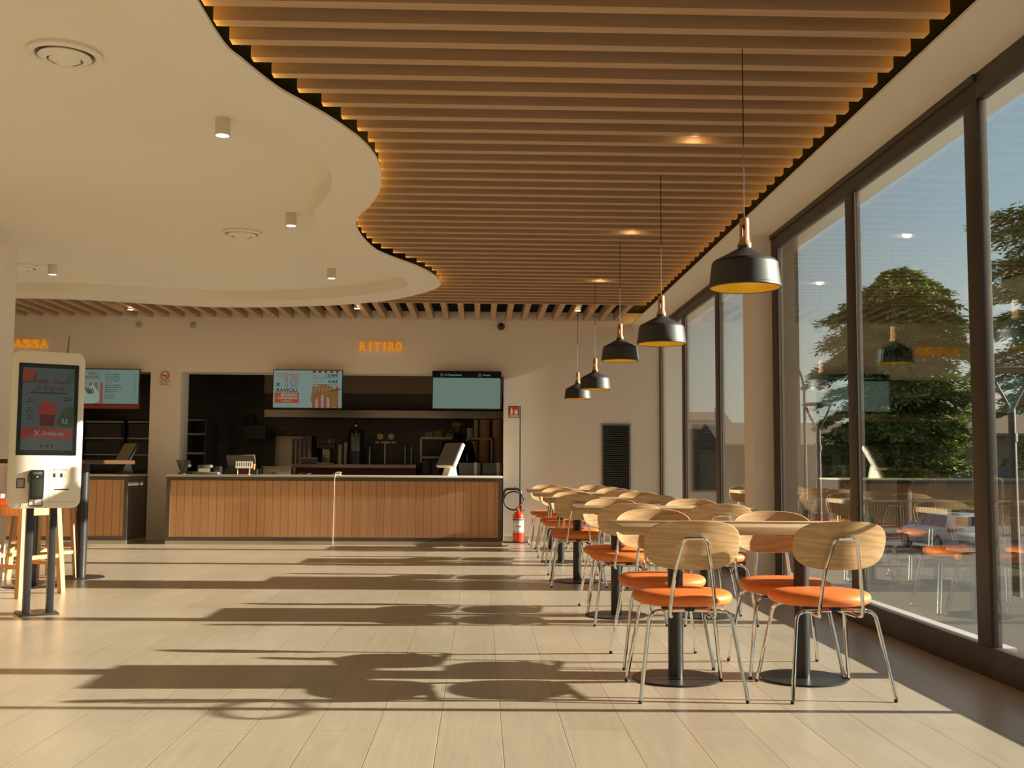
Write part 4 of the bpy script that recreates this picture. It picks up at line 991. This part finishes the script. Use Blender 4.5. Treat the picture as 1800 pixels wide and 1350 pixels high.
# kitchen worker behind the counter, seen from behind
def person():
    root = thing('person', 'person in black with an orange and dark cap, facing away in the kitchen', 'person', (-0.33, 16.02, 0))
    J = [(0, 0, 0.93), (0, 0.01, 1.12), (0, 0.0, 1.33), (0, 0.02, 1.43), (0, 0.035, 1.50), (0, 0.05, 1.57),
         (0.17, 0.02, 1.36), (0.235, 0.07, 1.13), (0.17, 0.27, 1.06), (0.14, 0.34, 1.05), (-0.17, 0.02, 1.36), (-0.235, 0.07, 1.13), (-0.17, 0.27, 1.06), (-0.14, 0.34, 1.05),
         (0.09, 0, 0.88), (0.10, 0.02, 0.50), (0.10, 0, 0.10), (0.10, 0.11, 0.04), (-0.09, 0, 0.88), (-0.10, 0.02, 0.50), (-0.10, 0, 0.10), (-0.10, 0.11, 0.04)]
    E_ = [(0, 1), (1, 2), (2, 3), (3, 4), (4, 5), (2, 6), (6, 7), (7, 8), (8, 9), (2, 10), (10, 11), (11, 12), (12, 13), (0, 14), (14, 15), (15, 16), (16, 17), (0, 18), (18, 19), (19, 20), (20, 21)]
    rad = [0.14, 0.135, 0.155, 0.075, 0.062, 0.07, 0.075, 0.052, 0.040, 0.035, 0.075, 0.052, 0.040, 0.035, 0.10, 0.07, 0.048, 0.045, 0.10, 0.07, 0.048, 0.045]
    me = bpy.data.meshes.new('body'); me.from_pydata(J, E_, []); o = bpy.data.objects.new('body', me); COL.objects.link(o)
    md = o.modifiers.new('skin', 'SKIN'); sv = me.skin_vertices[0].data
    for i, r in enumerate(rad): sv[i].radius = (r, r*(0.75 if i < 3 else 1))
    sv[0].use_root = True
    o.modifiers.new('sub', 'SUBSURF').levels = 2
    dg = bpy.context.evaluated_depsgraph_get(); m2 = bpy.data.meshes.new_from_object(o.evaluated_get(dg)); m2.name = 'body'
    bpy.data.objects.remove(o)
    b = bpy.data.objects.new('body', m2); COL.objects.link(b); b.parent = root
    m2.materials.clear(); m2.materials.append(M['black'])
    for p in m2.polygons: p.use_smooth = True
    skin = mat('skin', '6d4733', 0.55)
    hd = B(); hd.ball(0, 0.05, 1.585, 0.082, 20, 1.28); hd.ball(0.083, 0.055, 1.575, 0.022, 10, 1.3); hd.ball(-0.083, 0.055, 1.575, 0.022, 10, 1.3); hd.ball(0, 0.135, 1.575, 0.018, 10, 1.3)
    hd.cyl(0, 0.03, 1.43, 1.52, 0.052)
    obj('head', hd, skin, root)
    obj('hair', B().ball(0, 0.038, 1.592, 0.086, 20, 1.05), mat('dark_hair', (0.02, 0.014, 0.010), 0.6), root)
    obj('cap', B().lathe([(0.092, 0), (0.092, 0.03), (0.078, 0.065), (0.04, 0.085), (0, 0.09)], (0, 0.045, 1.625), 28).box(-0.07, 0.07, 0.12, 0.21, 1.625, 1.635, 0.004), mat('cap_orange', '6a401c', 0.7), root)
    for s in (1, -1):
        hnd = B(); hnd.box(s*0.14-0.035, s*0.14+0.035, 0.34, 0.42, 1.035, 1.062, 0.01)
        for k, (dx, ln) in enumerate(((-0.026, 0.06), (-0.009, 0.07), (0.009, 0.066), (0.026, 0.052))): hnd.tube([(s*0.14+dx, 0.415, 1.048), (s*0.14+dx, 0.415+ln*0.6, 1.045), (s*0.14+dx, 0.415+ln, 1.03)], 0.008, 8)
        hnd.tube([(s*0.105, 0.355, 1.045), (s*0.085, 0.39, 1.04), (s*0.08, 0.42, 1.03)], 0.009, 8)
        obj('hand', hnd, skin, root)
person()

# ================================================================== KIOSK, HIGH TABLE, STOOLS
M['kscreen'] = mat('kiosk_screen_glass', (0.008, 0.008, 0.008), 0.08, spec=0.3)
def kglow(n, c, s=1.0):
    m = mat(n, (0.008, 0.008, 0.008), 0.08, spec=0.3, emit=c, estr=s); return m
M['k_bg'] = kglow('kiosk_grey_page', '4c504b', 0.42)
M['k_red'] = kglow('kiosk_red', '8e2f22', 0.38)
M['k_dred'] = kglow('kiosk_dark_red_text', '4d1511', 0.5)
M['k_dark'] = kglow('kiosk_dark_text', '1d1e1c', 0.5)
M['k_green'] = kglow('kiosk_green', '343f27', 0.45)
M['k_green2'] = kglow('kiosk_dark_green', '252d1d', 0.6)
M['k_pale'] = kglow('kiosk_pale_text', '8e8a80', 0.45)
t = thing('order_kiosk', 'white self-order kiosk on two black legs showing a watermelon juice advert', 'kiosk', (-3.016, 7.545, 0), R(30)); t.scale = (0.81, 1, 1)
obj('base_plate', B().box(-0.16, 0.15, -0.10, 0.17, 0, 0.012, 0.002), 'blackmetal', t)
for s in (-0.095, 0.088): obj('leg', B().box(s-0.028, s+0.028, -0.035, 0.03, 0.012, 0.95, 0.004), 'blackmetal', t)
def slab(b, x0, x1, z0, z1, r, y0, y1, ch=0.012):
    """rounded panel with a softened front edge"""
    p = rrect(x0, x1, z0, z1, r, 8); q = rrect(x0+ch, x1-ch, z0+ch, z1-ch, r-ch, 8)
    bm = b.bm
    f = [bm.verts.new((x, y0, z)) for x, z in q]; m_ = [bm.verts.new((x, y0+ch*0.8, z)) for x, z in p]; k_ = [bm.verts.new((x, y1, z)) for x, z in p]
    n = len(p)
    for A, C_ in ((f, m_), (m_, k_)):
        for i in range(n): bm.faces.new((A[i], A[(i+1) % n], C_[(i+1) % n], C_[i]))
    bm.faces.new(f); bm.faces.new(k_); return b
obj('housing', slab(B(), -0.288, 0.288, 0.724, 1.800, 0.062, -0.085, -0.036), 'white', t, sharp=50)
sc_ = obj('screen', B().prism(rrect(-0.238, 0.238, 1.085, 1.715, 0.006, 3), -0.0875, -0.084, 'XZ'), 'kscreen', t)
def kr(name, x0, x1, z0, z1, m, d=0.0882, r=0.004, par=None): return obj(name, B().prism(rrect(x0, x1, z0, z1, r, 3), -d, -d+0.0006, 'XZ'), m, par or sc_)
kr('page', -0.205, 0.205, 1.120, 1.685, 'k_bg', d=0.0879)
def kt(body, x, z, s, m, align='CENTER', **k): return text('screen_text', body, s, m, sc_, (x, -0.0895, z), align=align, **k)
kt('Succo', -0.066, 1.580, 0.052, 'k_dred', bold=0.0014, shear=0.2); kt('Fresco', 0.092, 1.580, 0.042, 'k_dred', bold=0.0006, shear=0.2, sx=1.1)
kt('di Anguria', 0.01, 1.533, 0.052, 'k_dred', bold=0.0005, shear=0.2, sx=1.05)
kr('underline_bar', -0.145, 0.155, 1.508, 1.520, 'k_green2')
g = B().prism(spline([(-0.205, 1.665), (-0.19, 1.675), (-0.13, 1.672), (-0.10, 1.655), (-0.13, 1.61), (-0.17, 1.59), (-0.205, 1.588), (-0.205, 1.665)], 3)[:-1], -0.0888, -0.0882, 'XZ'); obj('watermelon_slice', g, 'k_red', sc_)
obj('watermelon_rind', B().prism([(-0.205, 1.590), (-0.17, 1.586), (-0.125, 1.603), (-0.10, 1.645), (-0.095, 1.660), (-0.092, 1.640), (-0.115, 1.597), (-0.165, 1.577), (-0.205, 1.580)], -0.0892, -0.0886, 'XZ'), 'k_green2', sc_)
for i in range(4): obj('palm_leaf', B().prism([(0.205, 1.675-i*0.018), (0.205, 1.668-i*0.018), (0.135, 1.628-i*0.022), (0.16, 1.652-i*0.02)], -0.0888, -0.0882, 'XZ'), 'k_green2', sc_)
obj('juice_glass', B().prism([(-0.075, 1.425), (0.066, 1.425), (0.052, 1.285), (-0.062, 1.285)], -0.0888, -0.0882, 'XZ'), 'k_red', sc_)
obj('juice_shade', B().prism([(-0.065, 1.365), (0.058, 1.365), (0.050, 1.288), (-0.058, 1.288)], -0.0892, -0.0886, 'XZ'), 'k_dred', sc_)
obj('juice_foam', B().prism(spline([(-0.07, 1.425), (-0.04, 1.452), (0.0, 1.455), (0.045, 1.44), (0.066, 1.425), (-0.07, 1.425)], 3)[:-1], -0.0888, -0.0882, 'XZ'), 'k_red', sc_)
obj('watermelon_picture', B().prism(spline([(0.205, 1.42), (0.15, 1.415), (0.10, 1.37), (0.075, 1.31), (0.10, 1.285), (0.205, 1.282), (0.205, 1.42)], 3)[:-1], -0.0888, -0.0882, 'XZ'), 'k_green', sc_)
kt('3,2', 0.135, 1.308, 0.042, 'k_pale', bold=0.001).location.y = -0.0896
for z in (1.46, 1.395, 1.34): kr('note_line', -0.17, -0.115, z-0.010, z-0.006, 'k_dark'); kr('note_icon', -0.152, -0.135, z+0.006, z+0.018, 'k_dark')
for z in (1.478, 1.463): kr('note_line', 0.115, 0.18, z, z+0.005, 'k_dark')
kr('red_button_bar', -0.205, 0.205, 1.200, 1.270, 'k_red', r=0.012)
kt('Ordina ora', 0.045, 1.223, 0.038, 'k_pale', bold=0.0004).location.y = -0.0896
g = B(); g.tube([(-0.102, -0.0895, 1.215), (-0.062, -0.0895, 1.258)], 0.0035, 6); g.tube([(-0.102, -0.0895, 1.258), (-0.062, -0.0895, 1.215)], 0.0035, 6)
obj('fork_and_knife_icon', g, 'k_pale', sc_)
kr('globe_icon', -0.055, -0.03, 1.138, 1.160, 'k_dark', r=0.010); kr('access_icon', 0.0, 0.016, 1.138, 1.160, 'k_dark'); kr('access_icon', 0.034, 0.05, 1.138, 1.160, 'k_dark')
# lower panel
rd = obj('card_reader', B().prism(rrect(-0.125, -0.018, 0.790, 0.985, 0.010, 4), -0.140, -0.084, 'XZ'), 'dark', t)
obj('reader_screen', B().box(-0.113, -0.030, -0.1415, -0.1395, 0.810, 0.925), mat('reader_screen_glass', '3a372f', 0.12), rd)
obj('reader_top', B().box(-0.108, -0.034, -0.1415, -0.1395, 0.955, 0.972), 'grey', rd)
obj('reader_lens', B().box(-0.078, -0.065, -0.1425, -0.1395, 0.935, 0.943), 'labelwhite', rd)
obj('reader_cable', B().tube(fillet([(-0.10, -0.13, 0.978), (-0.135, -0.12, 0.965), (-0.138, -0.11, 0.91), (-0.120, -0.10, 0.90)], 0.02), 0.004, 8), 'rubber', rd)
obj('reader_cradle', B().tube(fillet([(-0.128, -0.115, 0.790), (-0.128, -0.115, 0.742), (-0.022, -0.115, 0.742), (-0.022, -0.115, 0.790), (-0.128, -0.115, 0.790)], 0.008), 0.0045, 8), 'dark', t)
obj('scanner_frame', B().box(-0.222, -0.158, -0.0885, -0.084, 0.862, 0.928, 0.003), 'dark', t)
obj('scanner_window', B().box(-0.215, -0.165, -0.0895, -0.088, 0.868, 0.921), mat('scanner_glass', 'a59c9c', 0.2), t)
st = obj('sticker', B().box(0.055, 0.172, -0.0862, -0.0845, 0.930, 1.005), 'labelwhite', t)
text('sticker_text', 'PAGAMENTI', 0.016, 'grey', st, (0.085, -0.0868, 0.982))
obj('tick_logo', B().tube([(0.064, -0.087, 0.988), (0.068, -0.087, 0.981), (0.072, -0.087, 0.993), (0.08, -0.087, 0.997)], 0.0014, 5), 'ink', st)
for x, m in ((0.060, 'ink'), (0.088, 'stone'), (0.116, 'ink'), (0.144, 'stone')): obj('pictogram', B().box(x, x+0.021, -0.0872, -0.086, 0.935, 0.962), m, st)
obj('receipt_slot', B().box(0.075, 0.190, -0.0868, -0.0845, 0.848, 0.855), 'ink', t)
obj('receipt_door_seam', B().tube([(0.030, -0.0852, 0.765), (0.24, -0.0852, 0.765)], 0.0007, 4).tube([(0.030, -0.0852, 0.765), (0.030, -0.0852, 1.01)], 0.0007, 4), 'grey', t)
obj('antenna', B().tube([(0.150, 0.0, 1.70), (0.165, 0.0, 1.925)], [0.005, 0.0035], 8), 'rubber', t)

ang = -math.atan2(0.15, 0.70)
t = thing('high_table', 'tall bar table with dark wooden top on two black poles behind the kiosk', 'table', (-3.70, 9.60, 0), ang)
obj('tabletop', B().box(-0.30, 0.30, -0.74, 0.74, 1.030, 1.066, 0.003), 'hightop', t)
for s in (-0.36, 0.38):
    obj('pole', B().cyl(0, s, 0.01, 1.03, 0.050, seg=28), 'blackmetal', t)
    obj('base', B().lathe([(0, 0), (0.212, 0), (0.214, 0.004), (0.20, 0.010), (0, 0.012)], (0, s, 0), 40), 'blackmetal', t)
def stool(loc, rz, label, first=None):
    if first: return dup(first, loc, rz, label)
    t = thing('bar_stool', label, 'stool', loc, rz, 'beech bar stools with orange seats')
    for sx in (-1, 1):
        for sy in (-1, 1):
            b = B()
            pts = [(sx*0.205, sy*0.205, 0.0), (sx*0.165, sy*0.165, 0.70)]
            for (x0, y0, z0), (x1, y1, z1) in zip(pts, pts[1:]):
                h = 0.021
                v0 = [(x0-h, y0-h, z0), (x0+h, y0-h, z0), (x0+h, y0+h, z0), (x0-h, y0+h, z0)]; v1 = [(x1-h, y1-h, z1), (x1+h, y1-h, z1), (x1+h, y1+h, z1), (x1-h, y1+h, z1)]
                A = [b.bm.verts.new(v) for v in v0]; C_ = [b.bm.verts.new(v) for v in v1]
                for i in range(4): b.bm.faces.new((A[i], A[(i+1) % 4], C_[(i+1) % 4], C_[i]))
                b.bm.faces.new(A); b.bm.faces.new(C_)
            obj('leg', b, 'stoolwood', t)
    for sx in (-1, 1):
        obj('apron', B().box(sx*0.165-0.014, sx*0.165+0.014, -0.15, 0.15, 0.625, 0.70), 'stoolwood', t)
        obj('stretcher', B().box(sx*0.19-0.012, sx*0.19+0.012, -0.18, 0.18, 0.285, 0.315), 'stoolwood', t)
        obj('apron', B().box(-0.15, 0.15, sx*0.165-0.014, sx*0.165+0.014, 0.625, 0.70), 'stoolwood', t)
        obj('stretcher', B().box(-0.18, 0.18, sx*0.192-0.012, sx*0.192+0.012, 0.22, 0.25), 'stoolwood', t)
    obj('seat', B().box(-0.20, 0.20, -0.20, 0.20, 0.70, 0.755, 0.02, 3), 'orange', t)
    for sx in (-1, 1): obj('back_post', B().box(sx*0.16-0.016, sx*0.16+0.016, 0.175, 0.205, 0.70, 0.86), 'stoolwood', t)
    obj('back_rail', B().box(-0.19, 0.19, 0.172, 0.208, 0.85, 0.965, 0.01), 'stoolwood', t)
    return t
sa = stool((-3.600, 8.675, 0), R(-26.5), 'light wooden bar stool directly behind the kiosk')
stool((-3.93, 8.24, 0), R(12), 'light wooden bar stool with orange seat cut by the left picture edge', sa)
stool((-3.93, 9.89, 0), R(56), 'light wooden bar stool beyond the high table, its leg right of the kiosk', sa)

# ================================================================== OUTSIDE
M['asphalt'] = mat('asphalt', '4a443d', 0.9, var=0.12, vscale=1.5)
M['paving'] = mat('grey_paving', '39342e', 0.85, var=0.08, vscale=2.0)
M['render'] = mat('cream_render', '8f7a60', 0.9, var=0.05, vscale=0.4)
M['render2'] = mat('ochre_render', '806a50', 0.9, var=0.05, vscale=0.4)
M['rooftile'] = stripe_material('clay_roof_tiles', '7c6753', '5c4a3b', 3.2, 'X')
M['shutter'] = mat('brown_shutter', '5f4b39', 0.7)
M['winglass'] = mat('dark_window_glass', (0.05, 0.06, 0.065), 0.12)
M['carpaint'] = mat('silver_car_paint', 'a3a0a4', 0.28, metal=0.25, spec=0.6)
M['carglass'] = mat('car_glass', (0.02, 0.02, 0.024), 0.08)
M['lampmetal'] = mat('street_lamp_grey', '4a4038', 0.5, metal=0.2)
M['bark'] = mat('bark', '3a2d22', 0.9, var=0.2, vscale=4, bump=0.5)
ZG = -2.1
tag(obj('sidewalk', B().box(2.62, 5.0, -14, 26, -0.6, -0.15), 'paving'), kind='structure')
tag(obj('ground', B().box(2.62, 160, -60, 190, ZG-0.3, ZG), 'asphalt'), kind='structure')
tag(obj('wall_retaining', B().box(4.9, 5.0, -14, 26, ZG, -0.16), 'paving'), kind='structure')
def lamp_post(x, y, label):
    t = thing('street_lamp', label, 'street lamp', (x, y, ZG), group='forked street lamps')
    obj('post', B().tube([(0, 0, 0), (0, 0, 2.6), (0, 0, 4.05)], [0.075, 0.06, 0.055], 14), 'lampmetal', t)
    obj('collar', B().cyl(0, 0, 3.55, 3.68, 0.075, seg=16), 'lampmetal', t)
    for s in (-1, 1): obj('arm', B().tube([(0, 0, 4.0), (s*0.09, 0, 4.18), (s*0.20, 0, 4.38), (s*0.30, 0, 4.62)], 0.026, 10), 'lampmetal', t)
    obj('lamp_disc', B().lathe([(0, 4.60), (0.36, 4.62), (0.37, 4.645), (0.30, 4.675), (0, 4.69)], seg=36), 'lampmetal', t)
lamp_post(7.96, 25.0, 'forked street lamp with flat disc head, seen through the pane beside the pillar')
lamp_post(8.06, 16.0, 'forked street lamp with flat disc head at the right picture edge')
t = thing('street_light', 'thin curved street light rising beside the farther lamp', 'street lamp', (20.2, 66.0, ZG))
obj('mast', B().tube(fillet([(0, 0, 0), (0, 0, 8.4), (-0.4, 0, 9.6), (-1.6, 0, 10.2)], 1.2, 8), 0.10, 8), 'lampmetal', t)
obj('head', B().box(-2.3, -1.5, -0.12, 0.12, 10.15, 10.3, 0.04), 'lampmetal', t)

# metal railing along the car park
t = thing('railing', 'light metal bar railing along the far side of the car park', 'fence', (15.0, 50.0, ZG))
M['railmetal'] = mat('pale_galvanised', '9a8f82', 0.5, metal=0.3)
obj('rail', B().box(0, 16, -0.02, 0.02, 1.62, 1.67), 'railmetal', t); obj('rail', B().box(0, 16, -0.02, 0.02, 0.12, 0.17), 'railmetal', t)
for i in range(6): obj('post', B().box(i*3.2-0.035, i*3.2+0.035, -0.035, 0.035, 0, 1.70), 'railmetal', t)
b = B()
for i in range(118): b.box(i*0.1356-0.010, i*0.1356+0.010, -0.010, 0.010, 0.14, 1.64)
tag(obj('bars', b, 'railmetal', t), kind='stuff')

# parked estate car
t = thing('parked_car', 'silver estate car parked outside, seen from the rear left', 'car', (18.25, 41.9, ZG), R(-88))
def car_body():
    b = B(); bm = b.bm
    st = [  # x along the car (front at -2.4), half width low, belt z, half width belt, roof z, half width roof
     (-2.38, 0.62, 0.62, 0.66, 0.66, 0.60), (-2.28, 0.80, 0.70, 0.82, 0.76, 0.72), (-1.7, 0.90, 0.80, 0.90, 0.88, 0.78), (-1.05, 0.92, 0.90, 0.91, 0.98, 0.76),
     (-0.35, 0.93, 0.95, 0.92, 1.36, 0.62), (0.1, 0.93, 0.96, 0.92, 1.45, 0.61), (0.9, 0.93, 0.98, 0.92, 1.47, 0.61), (1.6, 0.93, 1.0, 0.91, 1.48, 0.62), (2.0, 0.92, 1.0, 0.90, 1.46, 0.62), (2.22, 0.90, 1.0, 0.88, 1.40, 0.62), (2.36, 0.88, 0.98, 0.86, 1.04, 0.74), (2.42, 0.84, 0.76, 0.82, 0.80, 0.72)]
    rings = []
    for x, wl, zb, wb, zr, wr in st:
        rings.append([bm.verts.new(p) for p in ((x, -wl*0.94, 0.24), (x, -wl, 0.45), (x, -wb, zb), (x, -wr, zr), (x, -wr*0.4, zr+0.02), (x, wr*0.4, zr+0.02), (x, wr, zr), (x, wb, zb), (x, wl, 0.45), (x, wl*0.94, 0.24))])
    for A, C_ in zip(rings, rings[1:]):
        for k in range(10): bm.faces.new((A[k], A[(k+1) % 10], C_[(k+1) % 10], C_[k]))
    bm.faces.new(rings[0]); bm.faces.new(rings[-1])
    bmesh.ops.bevel(bm, geom=[e for e in bm.edges if e.calc_face_angle(0) > R(25)], offset=0.035, segments=2, affect='EDGES')
    return b
obj('body', car_body(), 'carpaint', t, sharp=60)
for s in (-1, 1):
    for x0, x1, x2, x3 in ((-0.62, 0.05, 0.05, -0.22), (0.12, 0.86, 0.84, 0.12), (0.93, 1.95, 1.72, 0.92)):
        g = B()
        v = [(x0, s*0.928, 0.985), (x1, s*0.93, 0.995), (x2, s*0.655, 1.40), (x3, s*0.665, 1.37)]
        a = [g.bm.verts.new(p) for p in v]; c = [g.bm.verts.new((p[0], p[1]+s*0.012, p[2]+0.006)) for p in v]
        for i in range(4): g.bm.faces.new((a[i], a[(i+1) % 4], c[(i+1) % 4], c[i]))
        g.bm.faces.new(a); g.bm.faces.new(c); obj('side_window', g, 'carglass', t)
    obj('roof_rail', B().tube([(-0.2, s*0.60, 1.42), (0.3, s*0.60, 1.50), (1.4, s*0.58, 1.49), (1.75, s*0.56, 1.42)], 0.02, 8), 'steel', t)
    obj('tail_light', B().box(2.26, 2.43, s*0.76-0.20, s*0.76+0.13, 0.84, 0.96, 0.02), mat('tail_light_red', '4c1712', 0.3), t)
    obj('mirror', B().box(-0.62, -0.46, s*1.02-0.10, s*1.02+0.06, 0.98, 1.10, 0.03), 'carpaint', t)
    for x in (-1.45, 1.42):
        wmx = Matrix.Translation((x, s*0.84, 0.335)) @ Matrix.Rotation(PI/2, 4, 'X')
        wh = obj('wheel', B().lathe([(0, -0.11), (0.30, -0.11), (0.335, -0.08), (0.335, 0.08), (0.30, 0.11), (0, 0.11)], seg=28, mx=wmx), 'rubber', t)
        obj('rim', B().lathe([(0, -0.118), (0.21, -0.118), (0.23, -0.10), (0.23, 0.10), (0.21, 0.118), (0, 0.118)], seg=14, mx=wmx), 'steel', wh)
g = B(); v = [(2.362, -0.70, 1.06), (2.362, 0.70, 1.06), (2.245, 0.57, 1.36), (2.245, -0.57, 1.36)]
a = [g.bm.verts.new(p) for p in v]; c = [g.bm.verts.new((p[0]+0.02, p[1], p[2]+0.02)) for p in v]
for i in range(4): g.bm.faces.new((a[i], a[(i+1) % 4], c[(i+1) % 4], c[i]))
g.bm.faces.new(a); g.bm.faces.new(c); obj('rear_window', g, 'carglass', t)
obj('bumper', B().box(2.34, 2.48, -0.84, 0.84, 0.34, 0.56, 0.05), 'grey', t)

# houses
def window(par, x, z, w_, h, y=-0.02, shut=True):
    f = obj('window', B().box(x-w_/2, x+w_/2, y-0.06, y+0.04, z-h/2, z+h/2), 'shutter' if shut else 'render', par)
    obj('pane', B().box(x-w_/2+0.08, x+w_/2-0.08, y-0.08, y-0.055, z-h/2+0.08, z+h/2-0.08), 'winglass' if not shut else 'shutter', f)
def house(x, y, wd, dp, hw, hr, label, wins, m='render', over=0.5, shut=True, rz=0.0, gable=False):
    t = thing('house', label, 'house', (x, y, ZG), rz)
    obj('wall', B().box(-wd/2, wd/2, 0, dp, 0, hw), m, t)
    b = B()
    b.prism([(-over, hw-0.05), (dp/2, hw+hr), (dp+over, hw-0.05), (dp+over, hw-0.22), (-over, hw-0.22)], -wd/2-over, wd/2+over, 'YZ')
    obj('roof', b, 'rooftile', t)
    for (wx, wz, ww, wh) in wins: window(t, wx, wz, ww, wh, shut=shut)
    return t
h1 = house(17.3, 90, 7.6, 8, 6.5, 1.6, 'taller house with tiled roof seen through the far window bay', [(-2.4, 5.1, 1.0, 0.9), (0.0, 5.1, 1.0, 0.9), (2.3, 5.1, 1.0, 0.9), (-2.2, 2.4, 1.1, 1.5), (0.2, 2.4, 1.1, 1.5)], 'render2')
obj('gable', B().prism([(-2.2, 3.6), (0.2, 5.5), (2.6, 3.6), (2.6, 0), (-2.2, 0)], -3.0, 0.0, 'XZ'), 'render', h1)
obj('gable_roof', B().prism([(-2.6, 3.45), (0.2, 5.7), (3.0, 3.45), (3.0, 3.25), (0.2, 5.45), (-2.6, 3.25)], -3.4, 0.2, 'XZ'), 'rooftile', h1)
for wx in (-1.2, 1.2): window(h1, wx, 2.3, 1.0, 1.4, -3.02)
obj('chimney', B().box(2.9, 3.5, 1.0, 1.7, 6.0, 8.3), 'render2', h1)
house(25.0, 76, 15.0, 9, 4.9, 1.7, 'long low house with tiled roof behind the farther street lamp', [(-6.2+i*1.9, 3.1, 1.15, 2.0) for i in range(7)], 'render')
house(33.5, 70, 12.0, 5, 5.6, 1.5, 'cream house partly hidden behind the large cedar', [(-4.6, 2.7, 1.5, 1.6), (-1.8, 2.7, 1.6, 1.7), (1.2, 2.7, 1.6, 1.7), (4.0, 2.7, 1.5, 1.6)], 'render', shut=False)
house(49.0, 74, 15.0, 9, 5.0, 1.7, 'house at the right behind the second cedar', [(-6+i*2.4, 2.8, 1.3, 1.7) for i in range(6)], 'render2', shut=False)
house(12.4, 104, 9.0, 9, 5.6, 1.6, 'house far beyond the taller one at the left', [(-3+i*2.0, 3.6, 1.1, 1.4) for i in range(4)], 'render')
t = thing('garden_wall', 'low rendered garden wall in front of the houses', 'wall', (24, 60, ZG))
obj('wall', B().box(-12, 34, 0, 0.25, 0, 1.3), 'render2', t); obj('coping', B().box(-12, 34, -0.06, 0.31, 1.3, 1.38), 'render', t)

# cedars: layered boughs carrying many needle tufts
M['needle'] = mat('cedar_needles', '84924a', 0.75, var=0.25, vscale=0.6)
def cedar(x, y, h, spread, label, seed, ntier=19):
    rnd = random.Random(seed)
    t = thing('cedar_tree', label, 'tree', (x, y, ZG), group=None)
    obj('trunk', B().tube([(0, 0, 0), (0.1, 0, h*0.3), (0.0, 0.1, h*0.65), (0.05, 0, h*0.97)], [0.42, 0.34, 0.2, 0.04], 12), 'bark', t)
    boughs = B(); verts = []; faces = []
    def tuft(p, d, l):
        n0 = len(verts)
        side = d.cross(Vector((rnd.uniform(-.4, .4), rnd.uniform(-.4, .4), 1))).normalized()
        upv = side.cross(d).normalized(); wv = l*rnd.uniform(0.13, 0.24)
        for v in (p-side*wv*0.4, p+side*wv*0.4, p+d*l*0.55+side*wv, p+d*l, p+d*l*0.55-side*wv): verts.append(v + upv*rnd.uniform(-.05, .05)*l)
        faces.append((n0, n0+1, n0+2, n0+3, n0+4))
    prof = [(0.0, 0.25), (0.06, 0.42), (0.14, 0.80), (0.28, 0.93), (0.45, 1.0), (0.62, 0.94), (0.8, 0.84), (1.0, 0.70)]
    for k in range(ntier):
        f = k/(ntier-1); z = h*(0.22+0.76*f); g_ = 1-f
        rad = next(r0+(r1-r0)*(g_-a0)/(a1-a0) for (a0, r0), (a1, r1) in zip(prof, prof[1:]) if a0 <= g_ <= a1)*spread
        nb = int(8 + 4*min(1, 3*(1-f)))
        for j in range(nb):
            a = 2*PI*(j+rnd.uniform(-.35, .35))/nb + k*1.1
            L_ = rad*rnd.uniform(0.62, 1.12)
            dr = Vector((math.cos(a), math.sin(a), 0)); rise = rnd.uniform(0.02, 0.28)
            pts = [Vector((0, 0, z)) + dr*L_*s_ + Vector((0, 0, L_*(rise*s_*1.4-0.34*s_*s_))) for s_ in (0, 0.3, 0.6, 0.85, 1.0)]
            boughs.tube(pts, [0.07*(1-f)+0.03, 0.05, 0.035, 0.02, 0.01], 5)
            lat = Vector((-math.sin(a), math.cos(a), 0))
            nt_ = int(420*L_/spread+130)
            for q in range(nt_):
                s_ = rnd.uniform(0.22, 1.03); i = min(3, int(s_*4)); tt = s_
                base = Vector((0, 0, z)) + dr*L_*tt + Vector((0, 0, L_*(rise*tt*1.4-0.34*tt*tt)))
                off = lat*rnd.gauss(0, 0.20*L_*(1.15-0.7*tt)) + Vector((0, 0, rnd.gauss(-0.04, 0.10)))
                d = (dr*rnd.uniform(0.4, 1.1) + lat*rnd.uniform(-.8, .8) + Vector((0, 0, rnd.uniform(-.55, .25)))).normalized()
                tuft(base+off, d, rnd.uniform(0.20, 0.46))
    obj('boughs', boughs, 'bark', t)
    me = bpy.data.meshes.new('foliage'); me.from_pydata(verts, [], faces); me.materials.append(M['needle'])
    fo = bpy.data.objects.new('foliage', me); COL.objects.link(fo); fo.parent = t; fo['kind'] = 'stuff'
    return t
cedar(23.1, 58.0, 14.2, 4.7, 'large cedar tree outside, seen whole through the near glass', 11)
cedar(30.0, 51.0, 19.0, 5.6, 'tall dark cedar tree outside at the right picture edge', 23)
for x, y, r, lb in ((20.5, 58.5, 1.0, 'rounded shrub before the garden wall, left of the cedar trunk'), (26.8, 58.3, 1.2, 'rounded shrub before the garden wall, right of the cedar trunk'), (13.6, 58.0, 1.0, 'rounded shrub before the garden wall in line with the far window bay')):
    rnd = random.Random(int(x*10)); verts = []; faces = []
    for q in range(1500):
        d = Vector((rnd.gauss(0, 1), rnd.gauss(0, 1), rnd.gauss(0, 1))).normalized(); p = d*r*rnd.uniform(0.7, 1.0); p.z = abs(p.z)*1.2
        s_ = d.cross(Vector((rnd.random(), rnd.random(), rnd.random()))).normalized()*0.10; n0 = len(verts)
        verts += [p-s_, p+s_, p+d*0.22]; faces.append((n0, n0+1, n0+2))
    me = bpy.data.meshes.new('shrub'); me.from_pydata(verts, [], faces); me.materials.append(M['needle'])
    o = bpy.data.objects.new('shrub', me); COL.objects.link(o); o.location = (x, y, ZG); tag(o, lb, 'shrub', 'garden shrubs')
